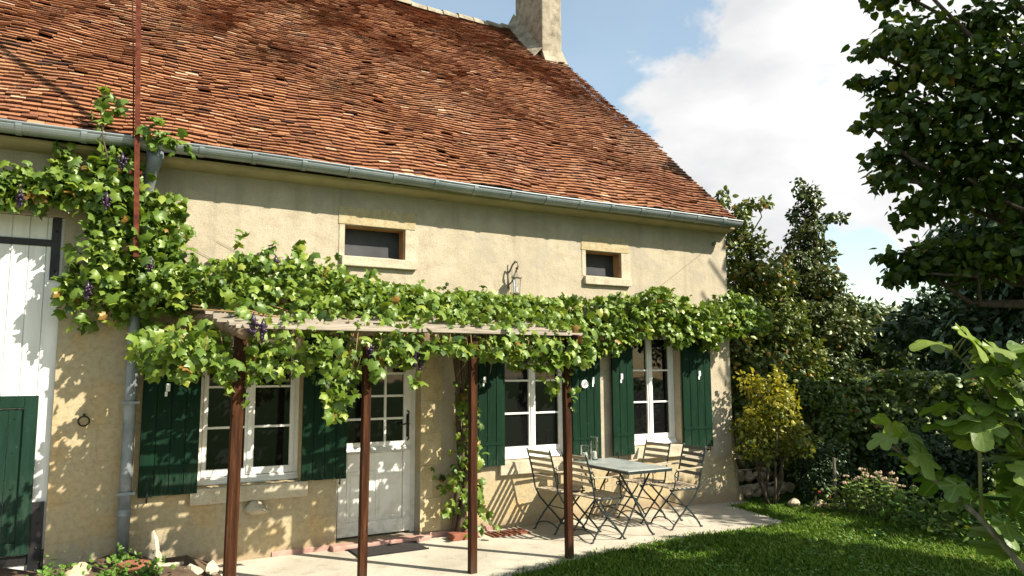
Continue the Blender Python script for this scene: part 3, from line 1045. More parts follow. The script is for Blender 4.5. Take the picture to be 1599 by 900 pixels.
# ---- windows
def casement(name, op, rows, label, y=.12, mull=True):
    a, b_, c_, d_ = op
    a -= .004; b_ += .004; c_ += .0
    fr = MB()
    fw = .045
    # outer frame
    fr.box(a, a + fw, y, y + .06, c_ + .07, d_); fr.box(b_ - fw, b_, y, y + .06, c_ + .07, d_)
    fr.box(a + fw, b_ - fw, y + .002, y + .058, d_ - fw, d_)
    fr.box(a, b_, y - .015, y + .06, c_ - .002, c_ + .07)
    o = fr.build('window', M['white_paint'], H, bevel=.003)
    if label: o['label'] = label
    mid = (a + b_) / 2
    drip = MB(); drip.add([(a + .002, y - .045, c_ + .012), (b_ - .002, y - .045, c_ + .012), (b_ - .002, y - .014, c_ + .055), (a + .002, y - .014, c_ + .055), (a + .002, y - .014, c_ + .004), (b_ - .002, y - .014, c_ + .004)],
                          [(0, 1, 2, 3), (0, 4, 5, 1), (0, 3, 4), (1, 5, 2)])
    drip.build('drip_sill', M['white_paint'], o)
    for (s0, s1) in ((a + fw + .002, mid - .002), (mid + .002, b_ - fw - .002)):
        sb = MB()
        st = .042
        z0, z1 = c_ + .075, d_ - fw - .003
        yy = y - .006
        sb.box(s0, s0 + st, yy, yy + .045, z0, z1); sb.box(s1 - st, s1, yy, yy + .045, z0, z1)
        sb.box(s0 + st, s1 - st, yy + .001, yy + .044, z0, z0 + st + .025); sb.box(s0 + st, s1 - st, yy + .001, yy + .044, z1 - st, z1)
        h0, h1 = z0 + st + .025, z1 - st
        for i in range(1, rows):
            z = h0 + (h1 - h0) * i / rows
            sb.box(s0 + st, s1 - st, yy + .004, yy + .04, z - .011, z + .011)
        so_ = sb.build('sash', M['white_paint'], o, bevel=.0025)
        pb = MB()
        pb.add([(s0 + st - .01, yy + .026, h0 - .01), (s1 - st + .01, yy + .026, h0 - .01), (s1 - st + .01, yy + .030, h1 + .01), (s0 + st - .01, yy + .030, h1 + .01)], [(0, 1, 2, 3)])
        pb.build('pane', M['glass'], so_)
    mb = MB(); mb.box(mid - .022, mid + .022, y - .018, y + .0, c_ + .078, d_ - fw)
    mb.build('astragal', M['white_paint'], o, bevel=.004)
    return o
WA = casement('winA', OPEN['winA'], 3, 'white casement window left of the door')
WC = casement('winC', OPEN['winC'], 3, 'white casement window behind the left garden chairs')
WE = casement('winE', OPEN['winE'], 3, 'white casement window nearest the house corner')
def stoneblock(name, mat, parent, *boxes, bevel=.008, label=None):
    b = MB()
    for q in boxes:
        b.box(*q)
    o = b.build(name, mat, parent, bevel=bevel)
    # worn, uneven edges
    s_ = o.modifiers.new('cut', 'SUBSURF'); s_.subdivision_type = 'SIMPLE'; s_.levels = s_.render_levels = 3
    tx = bpy.data.textures.get('wear') or bpy.data.textures.new('wear', 'CLOUDS')
    tx.noise_scale = .12
    d_ = o.modifiers.new('wear', 'DISPLACE'); d_.texture = tx; d_.strength = .012; d_.mid_level = .5; d_.texture_coords = 'GLOBAL'
    return o
for w, (a, b_, c_, d_) in ((WA, OPEN['winA']), (WC, OPEN['winC']), (WE, OPEN['winE'])):
    stoneblock('stone_sill', M['sill_stone'], w, (a - .06, b_ + .07, -.055, .11, c_ - .15, c_ - .004))
    # dressed stone jambs and lintel a few millimetres proud of the render
    jb = MB()
    for i in range(4):
        z0 = c_ + (d_ - c_) * i / 4 + .003; z1 = c_ + (d_ - c_) * (i + 1) / 4 - .003
        jb.box(b_ + .002, b_ + (.11 if i % 2 else .19), -.006, .0, z0, z1)
        jb.box(a - (.11 if i % 2 else .19), a - .002, -.006, .0, z0, z1)
    jb.box(a - .2, b_ + .2, -.006, .0, d_ + .003, d_ + .26)
    jb.build('stone_surround', M['limestone'], w)

# attic windows
for nm, lab in (('atA', 'wider attic vent window above the door'), ('atB', 'smaller attic vent window near the house corner')):
    a, b_, c_, d_ = OPEN[nm]
    pb = MB(); pb.add([(a - .004, .16, c_), (b_ + .004, .16, c_), (b_ + .004, .17, d_), (a - .004, .17, d_)], [(0, 1, 2, 3)])
    w = pb.build('attic_window', M['mesh_screen'], H); w['label'] = lab
    f_ = MB()
    f_.box(a - .003, b_ + .003, .13, .15, c_ - .002, c_ + .03); f_.box(a - .003, a + .02, .13, .15, c_ + .03, d_)
    f_.build('frame', M['grey_wood'], w)
    jb = MB(); jb.box(b_ - .012, b_ + .002, .012, .155, c_, d_ - .012); jb.box(a, b_ + .002, .012, .155, d_ - .012, d_ + .002)
    jb.build('reveal', M['reveal_brown'], w)
    stoneblock('lintel', M['lintel_stone'], w, (a - .07, b_ + .12, -.008, .012, d_ + .004, d_ + .19), bevel=.004)
    stoneblock('stone_sill', M['sill_stone'], w, (a - .04, b_ + .13, -.05, .125, c_ - .105, c_ - .003))
    jb = MB(); jb.box(b_ + .004, b_ + .15, -.006, .0, c_ + .003, d_ - .0); jb.box(a - .06, a - .004, -.006, .0, c_ + .003, d_)
    jb.build_each(8, 'jamb', M['sill_stone'], w)

# ---- shutters
def shutter(x0, x1, z0, z1, hinge_left, ang=0, label=None, plate=True):
    w = x1 - x0
    b = MB()
    n = max(3, round(w / .115))
    T = .028
    for i in range(n):
        a = w * i / n + .003; c_ = w * (i + 1) / n - .003
        b.box(a, c_, -T, 0, z0 + random.uniform(-.004, .004), z1)
    b.box(0.002, w - .002, -T + .008, -.004, z0 + .008, z1 - .002)
    hx = 0 if hinge_left else w
    ca, sa = math.cos(ang), math.sin(ang)
    X = x0 if hinge_left else x1
    def tr(m):
        m.v = [(X + (v[0] - hx) * ca - v[1] * sa, -.03 + (v[0] - hx) * sa + v[1] * ca, v[2]) for v in m.v]
        return m
    o = tr(b).build('shutter', M['green_paint'], H, bevel=.003)
    if label: o['label'] = label
    hb = MB()
    for zz in (z0 + .25, z1 - .3):
        hb.box(.01, w - .03, -T - .006, -T - .001, zz - .018, zz + .018)
    tr(hb).build_each(8, 'hinge_strap', M['green_paint'], o)
    if plate:
        pb = MB()
        px = w * .58 if hinge_left else w * .42
        pb.box(px - .018, px + .018, -T - .014, -T - .002, z0 + .93, z0 + 1.0)
        pb.box(px - .026, px - .002, -T - .012, -T - .002, z0 + .885, z0 + .928)
        tr(pb).build('latch', M['enamel'], o, bevel=.003)
    cb = MB()
    cx = w * .15 if not hinge_left else w * .85
    cb.tube([(cx, -T - .012, z0 - .05), (cx, -T - .022, z0 - .02), (cx, -T - .022, z0 + .04), (cx + .012, -T - .022, z0 + .055)], .007, 6)
    cb.tube([(cx, .03, z0 - .045), (cx, -T - .012, z0 - .045)], .007, 6)
    tr(cb).build('holdback', M['iron'], o)
    return o
shutter(.37, .86, .66, 2.12, False, label='green shutter beside the downpipe')
shutter(1.80, 2.24, .70, 2.12, True, -.16, label='green shutter left of the door')
shutter(3.62, 4.08, .70, 2.14, False, label='green shutter right of the vine trunk')
shD = shutter(5.0, 5.42, .70, 2.14, True, label='green shutter with thermometer and dial', plate=False)
shutter(5.57, 5.93, .72, 2.28, False, .10, label='green shutter behind the table')
shutter(6.75, 7.26, .75, 2.28, True, label='green shutter nearest the house corner')

# ---- front door
def front_door():
    a, b_, c_, d_ = OPEN['door']
    y = .15
    b = MB()
    fw = .05
    b.box(a - .003, a + fw, y, y + .07, c_, d_); b.box(b_ - fw, b_ + .003, y, y + .07, c_, d_); b.box(a + fw, b_ - fw, y + .002, y + .068, d_ - fw, d_)
    D = b.build('door', M['door_paint'], H, bevel=.003)
    x0, x1 = a + fw + .003, b_ - fw - .003
    yy = y - .008
    lb = MB()
    st = .085
    zt = d_ - fw - .003; zb = c_ + .02; zm = .92
    lb.box(x0, x0 + st, yy, yy + .045, zb, zt); lb.box(x1 - st, x1, yy, yy + .045, zb, zt)
    lb.box(x0 + st, x1 - st, yy + .001, yy + .044, zt - st, zt); lb.box(x0 + st, x1 - st, yy + .001, yy + .044, zm, zm + .10); lb.box(x0 + st, x1 - st, yy + .001, yy + .044, zb, zb + .14)
    gx0, gx1, gz0, gz1 = x0 + st, x1 - st, zm + .10, zt - st
    for i in (1, 2):
        xx = gx0 + (gx1 - gx0) * i / 3
        lb.box(xx - .013, xx + .013, yy + .004, yy + .04, gz0, gz1)
    for i in (1, 2, 3):
        zz = gz0 + (gz1 - gz0) * i / 4
        lb.box(gx0, gx1, yy + .006, yy + .038, zz - .012, zz + .012)
    L = lb.build('door_leaf', M['door_paint'], D, bevel=.003)
    gb = MB(); gb.add([(gx0 - .01, yy + .026, gz0 - .01), (gx1 + .01, yy + .026, gz0 - .01), (gx1 + .01, yy + .029, gz1 + .01), (gx0 - .01, yy + .029, gz1 + .01)], [(0, 1, 2, 3)])
    gb.build('pane', M['glass'], D)
    pb = MB()
    mid = (gx0 + gx1) / 2
    for (p0, p1) in ((gx0 + .012, mid - .012), (mid + .012, gx1 - .012)):
        pb.box(p0, p1, yy + .010, yy + .03, zb + .155, zm - .2)
        pb.box(p0 + .035, p1 - .035, yy + .004, yy + .012, zb + .19, zm - .235)
    pb.box(gx0 + .012, gx1 - .012, yy + .010, yy + .03, zm - .165, zm - .015)
    pb.box(gx0, gx1, yy + .018, yy + .036, zb + .13, zm + .01)
    pb.build('door_panel', M['door_paint'], D, bevel=.004)
    rb = MB()
    rb.add([(x0, yy - .04, zm + .005), (x1, yy - .04, zm + .005), (x1, yy - .001, zm + .05), (x0, yy - .001, zm + .05), (x0, yy - .001, zm - .005), (x1, yy - .001, zm - .005)], [(0, 1, 2, 3), (0, 4, 5, 1), (0, 3, 4), (1, 5, 2)])
    rb.build('weather_bar', M['door_paint'], D)
    hb = MB()
    hx = x1 - .04
    hb.box(hx - .015, hx + .015, yy - .012, yy - .001, 1.06, 1.30)
    hb.tube([(hx, yy - .01, 1.2), (hx, yy - .05, 1.2), (hx - .03, yy - .06, 1.205), (hx - .10, yy - .055, 1.19)], .009, 8)
    for s_ in (1.29, 1.07):
        hb.tube([(hx, yy - .01, s_), (hx + .012, yy - .02, s_ + (.03 if s_ > 1.2 else -.03)), (hx - .012, yy - .016, s_ + (.05 if s_ > 1.2 else -.05))], .008, 6)
    hb.build('handle', M['iron'], D, smooth=True)
    sb = MB(); sb.box(a - .06, b_ + .08, -.12, .2, -.06, c_ - .003)
    sb.build('threshold', M['threshold'], D, bevel=.012)
    jb = MB()
    for i in range(6):
        z0 = c_ + .02 + (d_ - c_) * i / 6; z1 = c_ + .02 + (d_ - c_) * (i + 1) / 6 - .006
        jb.box(b_ + .002, b_ + (.14 if i % 2 else .24), -.008, 0, z0, z1)
    jb.build('stone_surround', M['limestone'], D)
    # painted skirting along the foot of the wall
    kb = MB(); kb.box(3.16, 3.98, -.02, .0, -.05, .055); kb.box(1.55, 2.1, -.014, .0, -.05, .05)
    kb.build_each(8, 'skirting', M['threshold'], H, bevel=.006)
front_door()

# ---- barn door
def barn():
    a, b_, c_, d_ = OPEN['barn']
    b = MB()
    y = .06
    n = 24
    w = (b_ - a) / n
    for i in range(n):
        b.box(a + w * i + .003, a + w * (i + 1) - .003, y, y + .04, .03, d_ - .004)
    b.box(a, b_, y + .012, y + .06, .03, d_ - .002)
    D = b.build('barn_door', M['barn_board'], H, bevel=.003)
    def hinge(boxes, studs):
        ib = MB()
        for q in boxes: ib.box(*q)
        for z in studs: ib.ball((-.37, y - .03, z), .012, 6, 4)
        ib.build('strap_hinge', M['iron'], D, bevel=.003)
    hinge([(-2.2, -.40, y - .012, y - .001, 2.865, 2.925), (-.405, -.335, y - .022, y - .0115, 2.57, 3.12)], (2.65, 3.0))
    hinge([(-2.2, -.42, y - .012, y - .001, .17, .25), (-.425, -.33, y - .03, y - .0115, .03, .68), (-.331, -.28, y - .05, y, .08, .28)], (.12, .3, .5, .62))
    wx0, wx1, wz0, wz1 = -1.6, -.42, .26, 1.57
    wb = MB()
    fw = .10
    wb.box(wx1 - fw, wx1, y - .045, y - .003, wz0, wz1); wb.box(wx0, wx0 + fw, y - .045, y - .003, wz0, wz1); wb.box(wx0 + fw, wx1 - fw, y - .044, y - .003, wz1 - fw, wz1)
    wb.box(wx0 + fw, wx1 - fw, y - .044, y - .003, wz0, wz0 + fw)
    Wk = wb.build('wicket_door', M['green_wicket'], D, bevel=.004)
    pb = MB()
    for i in range(9):
        x = wx0 + fw + .004 + i * .109
        pb.box(x, x + .104, y - .024, y - .004, wz0 + fw, wz1 - fw - .012)
    for z in (.5, .8, 1.1, 1.38):
        for x in (-.58, -.69):
            pb.ball((x, y - .025, z), .008, 6, 4)
    pb.build('panel', M['green_wicket'], Wk, bevel=.003)
barn()
# stone under the barn door jamb, iron ring, corbel
b = MB()
pts = [(-.075 + .042 * math.cos(a), -.03 - .008 * math.sin(a), 1.345 + .042 * math.sin(a)) for a in np.linspace(0, 2 * math.pi, 17)]
b.tube(pts, .007, 6, False)
b.tube([(-.075, .02, 1.40), (-.075, -.035, 1.40), (-.075, -.04, 1.385)], .012, 6)
b.build('tether_ring', M['iron'], H, smooth=True)
b = MB(); b.rock((1.36, -.07, .47), .13, 7, 1.25, .9, .68)
b.build('corbel', M['sill_stone'], H, smooth=True)
b = MB()
b.tube([(7.42, .02, 3.50), (7.42, -.07, 3.50), (7.40, -.09, 3.53), (7.33, -.09, 3.50)], .008, 6)
b.build('hook', M['iron'], H)
b = MB()
for (p, q) in (((.55, -.012, 3.02), (1.35, -.012, 2.62)), ((.95, -.012, 3.02), (1.5, -.012, 2.75)), ((7.3, -.012, 3.42), (6.35, -.012, 2.8)), ((4.21, -.012, 2.95), (4.21, -.012, 2.4))):
    b.tube([p, q], .0018, 5)
b.build_each(10, 'support_wire', M['wire'], H)
# crack above the wider attic window
b = MB(); pts = [(2.98 + .03 * math.sin(i * 1.9), -.0015, 3.66 - i * .045) for i in range(6)]
b.tube(pts, .0035, 5)
b.build('crack', M['cornice'], H)

# ------------------------------------------------------------------ hanging things on the wall
def lantern():
    class MB(globals()['MB']):
        def build(s, *a, **k):
            s.v = [(4.15 + (v[0] - 4.15) * .9, v[1] * .62, v[2]) for v in s.v]
            return super().build(*a, **k)
    L = thing('wall_lantern', 'curled iron wall lantern hanging above the vine between the attic windows', 'lantern', (4.15, 0, 2.62))
    b = MB()
    b.tube([(4.16, .01, 2.90), (4.17, -.05, 2.93), (4.18, -.11, 2.99), (4.20, -.17, 3.03), (4.215, -.225, 3.015), (4.215, -.24, 2.97), (4.21, -.22, 2.94), (4.205, -.19, 2.95)], .012, 8)
    b.tube([(4.16, -.004, 2.72), (4.16, -.006, 3.0)], .014, 8)
    b.tube([(4.16, -.01, 2.76), (4.18, -.1, 2.80), (4.20, -.17, 2.90), (4.21, -.2, 2.94)], .009, 8)
    b.build('bracket', M['weathered_metal'], L, smooth=True)
    c_ = (4.21, -.2, 2.66)
    k = MB()
    k.lathe(c_, [(.02, .235), (.03, .23), (.075, .185), (.08, .18), (.075, .172), (.02, .172)], 8)
    k.tube([(4.21, -.2, 2.90), (4.21, -.2, 2.94)], .008, 6)
    k.build('cap', M['weathered_metal'], L)
    k = MB()
    for i in range(4):
        a = math.pi / 4 + i * math.pi / 2
        k.tube([(c_[0] + .058 * math.cos(a), c_[1] + .058 * math.sin(a), c_[2] + .175), (c_[0] + .045 * math.cos(a), c_[1] + .045 * math.sin(a), c_[2])], .005, 5)
    k.lathe(c_, [(.02, -.03), (.05, -.012), (.055, 0), (.03, .004)], 8)
    k.build('cage', M['weathered_metal'], L)
    k = MB(); k.lathe(c_, [(.036, .006), (.047, .168)], 4, (False, False))
    k.build('glass', M['jar'], L)
    k = MB(); k.lathe(c_, [(.014, .005), (.014, .08), (.004, .085)], 10)
    k.build('candle', M['candle_wax'], L)
lantern()

T = thing('wall_thermometer', 'narrow white thermometer strip fixed on the green shutter above a round dial', 'thermometer', (5.17, -.07, 1.75))
b = MB(); b.box(5.145, 5.185, -.078, -.062, 1.76, 2.02); b.build('backboard', M['enamel'], T, bevel=.004)
b = MB(); b.tube([(5.165, -.081, 1.79), (5.165, -.081, 1.99)], .004, 6); b.build('tube', M['dial_grey'], T)
T = thing('dial_gauge', 'small round white weather dial on the green shutter under a thermometer', 'dial', (5.17, -.07, 1.6))
def disc(b, c_, r, y0, y1, k=22):
    vs = [(c_[0] + r * math.cos(2 * math.pi * j / k), y, c_[1] + r * math.sin(2 * math.pi * j / k)) for y in (y0, y1) for j in range(k)]
    b.add(vs, [tuple(range(k)), tuple(range(k, 2 * k))[::-1]] + [(j, (j + 1) % k, k + (j + 1) % k, k + j) for j in range(k)])
b = MB(); disc(b, (5.17, 1.60), .05, -.085, -.062); b.build('rim', M['enamel'], T)
b = MB(); disc(b, (5.17, 1.60), .034, -.0875, -.085); b.build('face', M['dial_grey'], T)
b = MB(); b.bar((5.155, -.0895, 1.585), (5.19, -.0895, 1.622), .005, .002, (0, 1, 0)); b.build('needle', M['iron'], T)
T = thing('shutter_latch', 'small white latch plate right of the round dial on the green shutter', 'latch', (5.30, -.07, 1.62))
b = MB(); b.box(5.288, 5.316, -.072, -.06, 1.60, 1.68); b.build('plate', M['enamel'], T, bevel=.003)
b = MB(); b.box(5.28, 5.30, -.078, -.0725, 1.565, 1.615); b.build('lever', M['enamel'], T, bevel=.003)

# ------------------------------------------------------------------ mast
T = thing('steel_mast', 'tall rust red steel mast rising past the gutter out of the vine', 'mast', (.23, -.44, 3.0))
b = MB()
p0, p1 = Vector((.245, -.46, 2.75)), Vector((.10, -.46, 6.6))
b.bar(p0, p1, .042, .008, (0, 1, 0))
b.bar(p0 + Vector((.018, .021, 0)), p1 + Vector((.018, .021, 0)), .007, .042, (0, 1, 0))
b.build('pole', M['rust_steel'], T)
b = MB(); b.tube([(.175, -.44, 3.80), (.15, -.44, 4.4), (.10, -.44, 5.2), (.04, -.44, 6.6)], .006, 6); b.build('stay_rod', M['rust_steel'], T)
b = MB()
for i in range(9):
    z = 3.1 + i * .28
    disc(b, (.245 - .145 * (z - 2.75) / 3.85, z), .005, -.466, -.463, 8)
b.build_each(16, 'bolt', M['iron'], T)
b = MB(); b.box(.16, .26, -.44, -.02, 3.48, 3.51); b.build('wall_bracket', M['rust_steel'], T)

# ------------------------------------------------------------------ pergola
zp = lambda y: 2.10 + (y + 1.5) * .19
P = thing('pergola', 'low timber pergola on red brown posts carrying the grapevine before the house', 'pergola', (2.4, -1.5, 0))
for i, (x, w, lean) in enumerate(((.94, .085, .02), (1.965, .066, .015), (2.965, .066, .005), (3.985, .066, -.01))):
    b = MB(); b.bar((x, -1.48, -.05), (x + lean, -1.48, 2.06), w, w, (0, 1, 0))
    b.build('post', M['post_wood'], P, bevel=.005)
b = MB()
pts = [(.97, -1.62, zp(-1.62) - .03), (.93, -1.30, zp(-1.3) - .045), (.86, -.9, zp(-.9) - .03), (.74, -.45, zp(-.45) - .05), (.62, -.02, zp(0) - .04)]
b.tube(pts, [.045, .052, .048, .05, .045], 8)
b.build('side_beam', M['beam_wood'], P, smooth=True)
b = MB(); b.bar((4.02, -1.66, zp(-1.62) - .025), (4.02, -.02, zp(0) - .05), .06, .075); b.build('side_beam', M['post_wood'], P, bevel=.004)
b = MB(); b.bar((2.47, -1.6, zp(-1.6) - .035), (2.47, -.02, zp(0) - .05), .05, .07); b.build('side_beam', M['beam_wood'], P, bevel=.004)
ys = [-1.55, -1.46, -1.36, -1.22, -1.08, -.92, -.74, -.55, -.35, -.15]
for i, y in enumerate(ys):
    b = MB()
    xl = .95 - (y + 1.5) * -.0 - .25 * (y + 1.5) / 1.5 - .06 + random.uniform(-.03, .03)
    zz = zp(y) + .022
    segs = [(xl, 2.45 + random.uniform(-.2, .2)), (2.46, 4.14 + random.uniform(-.04, .04))]
    xe = segs[0][1] - .005
    dz = random.uniform(-.006, .006)
    b.bar((xl, y, zz + dz), (xe, y + random.uniform(-.01, .01), zz - .004), .055, .030)
    b.bar((xe + .01, y, zz - .002), (segs[1][1], y + random.uniform(-.01, .01), zz + dz), .055, .030)
    b.build('slat', M['grey_wood'], P, bevel=.003)

# ------------------------------------------------------------------ vines
def interp(x, tab):
    return np.interp(x, [a for a, _ in tab], [b_ for _, b_ in tab])

def wig(x, s=0):
    return np.sin(x * 7.1 + s) * .5 + np.sin(x * 17.3 + 2 * s) * .35 + np.sin(x * 31 + 3 * s) * .25

def vine_leaves(name, pts, out, parent, size=.105, sun=.35, mat='vine_leaf', tone=.5):
    pts = np.asarray(pts); n = len(pts)
    nr = np.array(out)[None] * .5 + np.array([.2, -.25, .55])[None] + rng.normal(size=(n, 3)) * .86
    tp = np.array([0, -.25, -.8])[None] + rng.normal(size=(n, 3)) * .55
    tn = tone + rng.normal(size=n) * .21
    tn = np.where(rng.random(n) < .012, 1, np.clip(tn, 0, .95))
    sz = size * (.50 + .75 * rng.random(n) ** 1.2)
    return leaves(name, M[mat], pts, nr, tp, sz, tn, VINE, parent, curl=1.0)

def bunch(parent, c_, n=22, L=.13, label=None):
    b = MB()
    for i in range(n):
        f = i / n
        r = (.038 * (1 - f) ** .7 + .004) * random.uniform(.6, 1)
        a = random.uniform(0, 6.28)
        b.ball((c_[0] + r * math.cos(a), c_[1] + r * math.sin(a), c_[2] - f * L + random.uniform(-.01, .01)), random.uniform(.011, .015), 7, 5)
    b.tube([(c_[0], c_[1], c_[2] + .05), c_, (c_[0], c_[1], c_[2] - L)], [.003, .02, .008], 6)
    return b.build('grape_bunch', M['grape'], parent, smooth=True)

def shoot_pts(p0, p1, n, spread=.05, sagz=0):
    t_ = rng.random(n)
    p0, p1 = np.array(p0), np.array(p1)
    p = p0 + (p1 - p0) * t_[:, None] + rng.normal(size=(n, 3)) * spread * (1 - .5 * t_[:, None])
    p[:, 2] += sagz * 4 * t_ * (1 - t_)
    return p

def pergola_vine():
    V = thing('pergola_grapevine', 'grapevine with twisted trunk by the door spreading over the pergola and along the wall', 'grapevine', (3.45, -.12, 0))
    top = [(.2, 2.72), (.45, 2.76), (.72, 2.74), (1.0, 2.82), (1.16, 2.94), (1.35, 2.86), (1.59, 2.90), (2.04, 2.80), (2.4, 2.70), (2.58, 2.67), (3.3, 2.64), (4.5, 2.62)]
    pts = []
    # canopy on the slats
    n = 2500
    x = rng.uniform(.15, 4.3, n); y = -1.62 + 1.6 * rng.random(n) ** .85
    xl = .95 - .35 * (y + 1.5) / 1.5 - .25
    k = x > xl
    x, y = x[k], y[k]
    f = (y + 1.62) / 1.6
    th = interp(x, top) - 2.36
    hmax = (.10 + f ** .8 * (th - .02)) * (1 + .18 * wig(x * 1.3, 1) * (f > .2)) 
    z = zp(y) - .03 + hmax * rng.random(len(x)) ** .75
    # thin out on the front slats so that they show
    show = (y < -1.12) & (z > zp(y) - .10) & (((x > .5) & (x < 1.40)) | ((x > 1.45) & (x < 2.10)) | ((x > 2.30) & (x < 3.10))) & (rng.random(len(x)) < .48)
    show |= (x < .98 + .3 * (y + 1.5) * -.23) & (y < -.25) & (rng.random(len(x)) < .93)
    k = ~show
    pts.append(np.stack([x, y, z], 1)[k])
    # dense bank rising against the wall
    n = 2300
    x = rng.uniform(.3, 4.4, n); y = -.06 - .75 * rng.random(n)
    tt = interp(x, top) + .05 * wig(x, 2) - .12 * (-y)
    z = 2.32 + (tt - 2.32) * rng.random(n) ** .7
    pts.append(np.stack([x, y, z], 1))
    # fringe hanging under the front edge
    bot = [(.2, 1.95), (.36, 1.75), (.62, 1.72), (.8, 1.78), (.97, 1.63), (1.06, 1.62), (1.15, 1.80), (1.33, 1.68), (1.5, 1.78), (1.69, 1.50), (1.80, 1.52), (1.90, 1.72), (2.12, 1.82), (2.41, 1.82),
           (2.55, 1.93), (2.71, 2.0), (3.0, 1.90), (3.1, 1.87), (3.5, 1.82), (3.71, 1.80), (3.9, 1.86), (4.12, 1.82)]
    n = 2600
    x = rng.uniform(.22, 4.18, n); y = -1.66 + .55 * rng.random(n) ** 1.3
    bz = interp(x, bot) + .06 * wig(x, 4)
    z = bz + (2.07 - bz) * rng.random(n) ** 1.0
    k = (z > bz) & ((rng.random(n) < .52 + .48 * (z < 1.96)) | (x < .9))
    k &= ~((z > 2.0) & (((x > .5) & (x < 1.40)) | ((x > 1.45) & (x < 2.10)) | ((x > 2.30) & (x < 3.10))) & (rng.random(n) < .40))
    pts.append(np.stack([x, y, z], 1)[k])
    # left end fringe
    n = 420
    x = rng.uniform(.30, .95, n); y = -1.5 + 1.4 * rng.random(n); z = 1.78 + .08 * wig(y, 2) + (zp(y) - .12 - 1.78) * rng.random(n)
    pts.append(np.stack([x, y, z], 1))
    # sparse leaves hanging inside
    n = 260
    x = rng.uniform(.6, 4.0, n); y = rng.uniform(-1.1, -.15, n); z = zp(y) - .32 * rng.random(n) ** 1.6
    pts.append(np.stack([x, y, z], 1))
    # dangling strands at the right end
    pts.append(shoot_pts((3.78, -1.5, 1.95), (3.84, -1.52, 1.50), 34, .06))
    pts.append(shoot_pts((3.98, -1.5, 1.9), (4.02, -1.53, 1.42), 16, .035))
    pts.append(shoot_pts((1.66, -1.55, 1.75), (1.70, -1.6, 1.40), 36, .07))
    # shoots standing up
    for p0, p1, m in (((1.08, -.5, 2.7), (1.10, -.4, 3.08), 16), ((1.5, -.6, 2.75), (1.62, -.5, 2.98), 14), ((2.3, -.3, 2.65), (2.45, -.25, 2.80), 10), ((.75, -.5, 2.66), (.70, -.4, 2.86), 9), ((1.9, -.5, 2.72), (1.98, -.4, 2.92), 9), ((2.9, -.3, 2.55), (2.98, -.25, 2.78), 8), ((3.6, -.3, 2.52), (3.7, -.25, 2.74), 8), ((.95, -1.62, 1.8), (1.0, -1.66, 1.45), 14), ((2.35, -1.6, 1.9), (2.38, -1.62, 1.62), 12), ((1.2, -.5, 2.78), (1.42, -.4, 2.98), 12)):
        pts.append(shoot_pts(p0, p1, m, .035))
    # bank along the wall to the house corner and round it
    tr = [(4.1, 2.60), (4.6, 2.60), (5.0, 2.64), (5.5, 2.66), (5.9, 2.72), (6.15, 2.84), (6.45, 2.80), (6.7, 2.64), (7.0, 2.60), (7.25, 2.72), (7.5, 2.80), (7.8, 2.76), (8.15, 2.62)]
    br = [(4.1, 2.0), (4.6, 2.06), (5.2, 1.86), (5.5, 1.97), (5.9, 2.2), (6.2, 2.24), (6.5, 2.08), (6.75, 2.2), (7.0, 2.14), (7.1, 1.98), (7.25, 2.2), (7.6, 2.26), (8.15, 2.35)]
    n = 3000
    x = rng.uniform(4.0, 8.12, n); y = -.05 - .36 * rng.random(n)
    zt, zb = interp(x, tr) + .04 * wig(x, 6), interp(x, br) + .05 * wig(x, 8)
    z = zb + (zt - zb) * rng.random(n)
    k = rng.random(n) < np.where(x > 7.7, .6, 1)
    pts.append(np.stack([x, y, z], 1)[k])
    allp = np.concatenate(pts)
    # loose places in the canopy, through which the sun reaches the wall
    hx, hz = allp[:, 0] + SL * allp[:, 1], allp[:, 2] + SS * allp[:, 1]
    g_ = np.sin(hx * 9.0 + 2.2 * np.sin(hz * 5)) * np.cos(hz * 7.0 - hx * 3.1) + .6 * np.sin(hx * 23 + hz * 11) * np.sin(hz * 19 - hx * 7)
    hole = (allp[:, 0] < 3.9) & (hz < 1.3) & (g_ > .22 + .35 * (hz > .8)) & (rng.random(len(allp)) < .93)
    allp = allp[~hole]
    vine_leaves('foliage', allp, (.1, -.6, .4), V, .086)
    # leafy growth round the trunk
    tp_ = np.concatenate([shoot_pts((3.52, -.2, .2), (3.5, -.18, 1.6), 200, .11), shoot_pts((3.38, -.15, .3), (3.25, -.1, .75), 20, .08), shoot_pts((3.70, -.22, .15), (3.62, -.18, .5), 46, .08)])
    tp_ = tp_[tp_[:, 1] < -.03]
    vine_leaves('basal_foliage', tp_, (.1, -.8, .3), V, .085, tone=.42)
    # wood
    b = MB()
    for s_ in (0, 1, 2):
        pp = []
        for i in range(15):
            f = i / 14
            a = f * 5 + s_ * 2.1
            pp.append((3.46 + .05 * math.cos(a) * (1 - .3 * f) + .05 * math.sin(4 * f), -.14 + .05 * math.sin(a), f * 2.25))
        b.tube(pp, [.040 - .018 * i / 14 for i in range(15)], 8)
    b.build('trunk', M['vine_bark'], V, smooth=True)
    c_ = MB()
    rr = random.Random(3)
    for j in range(11):
        p = Vector((3.46, -.14, 2.2))
        tgt = Vector((rr.uniform(.6, 3.4), rr.uniform(-1.5, -.2), 0)) if j < 7 else Vector((rr.uniform(4.5, 8.0), -.12, 0))
        tgt.z = (zp(tgt.y) + .09) if j < 7 else rr.uniform(2.3, 2.6)
        pp = [p.lerp(tgt, i / 8) + Vector((rr.uniform(-.06, .06), rr.uniform(-.04, .04) if j < 7 else 0, rr.uniform(-.03, .05))) for i in range(9)]
        c_.tube(pp, [.018 - .0014 * i for i in range(9)], 6)
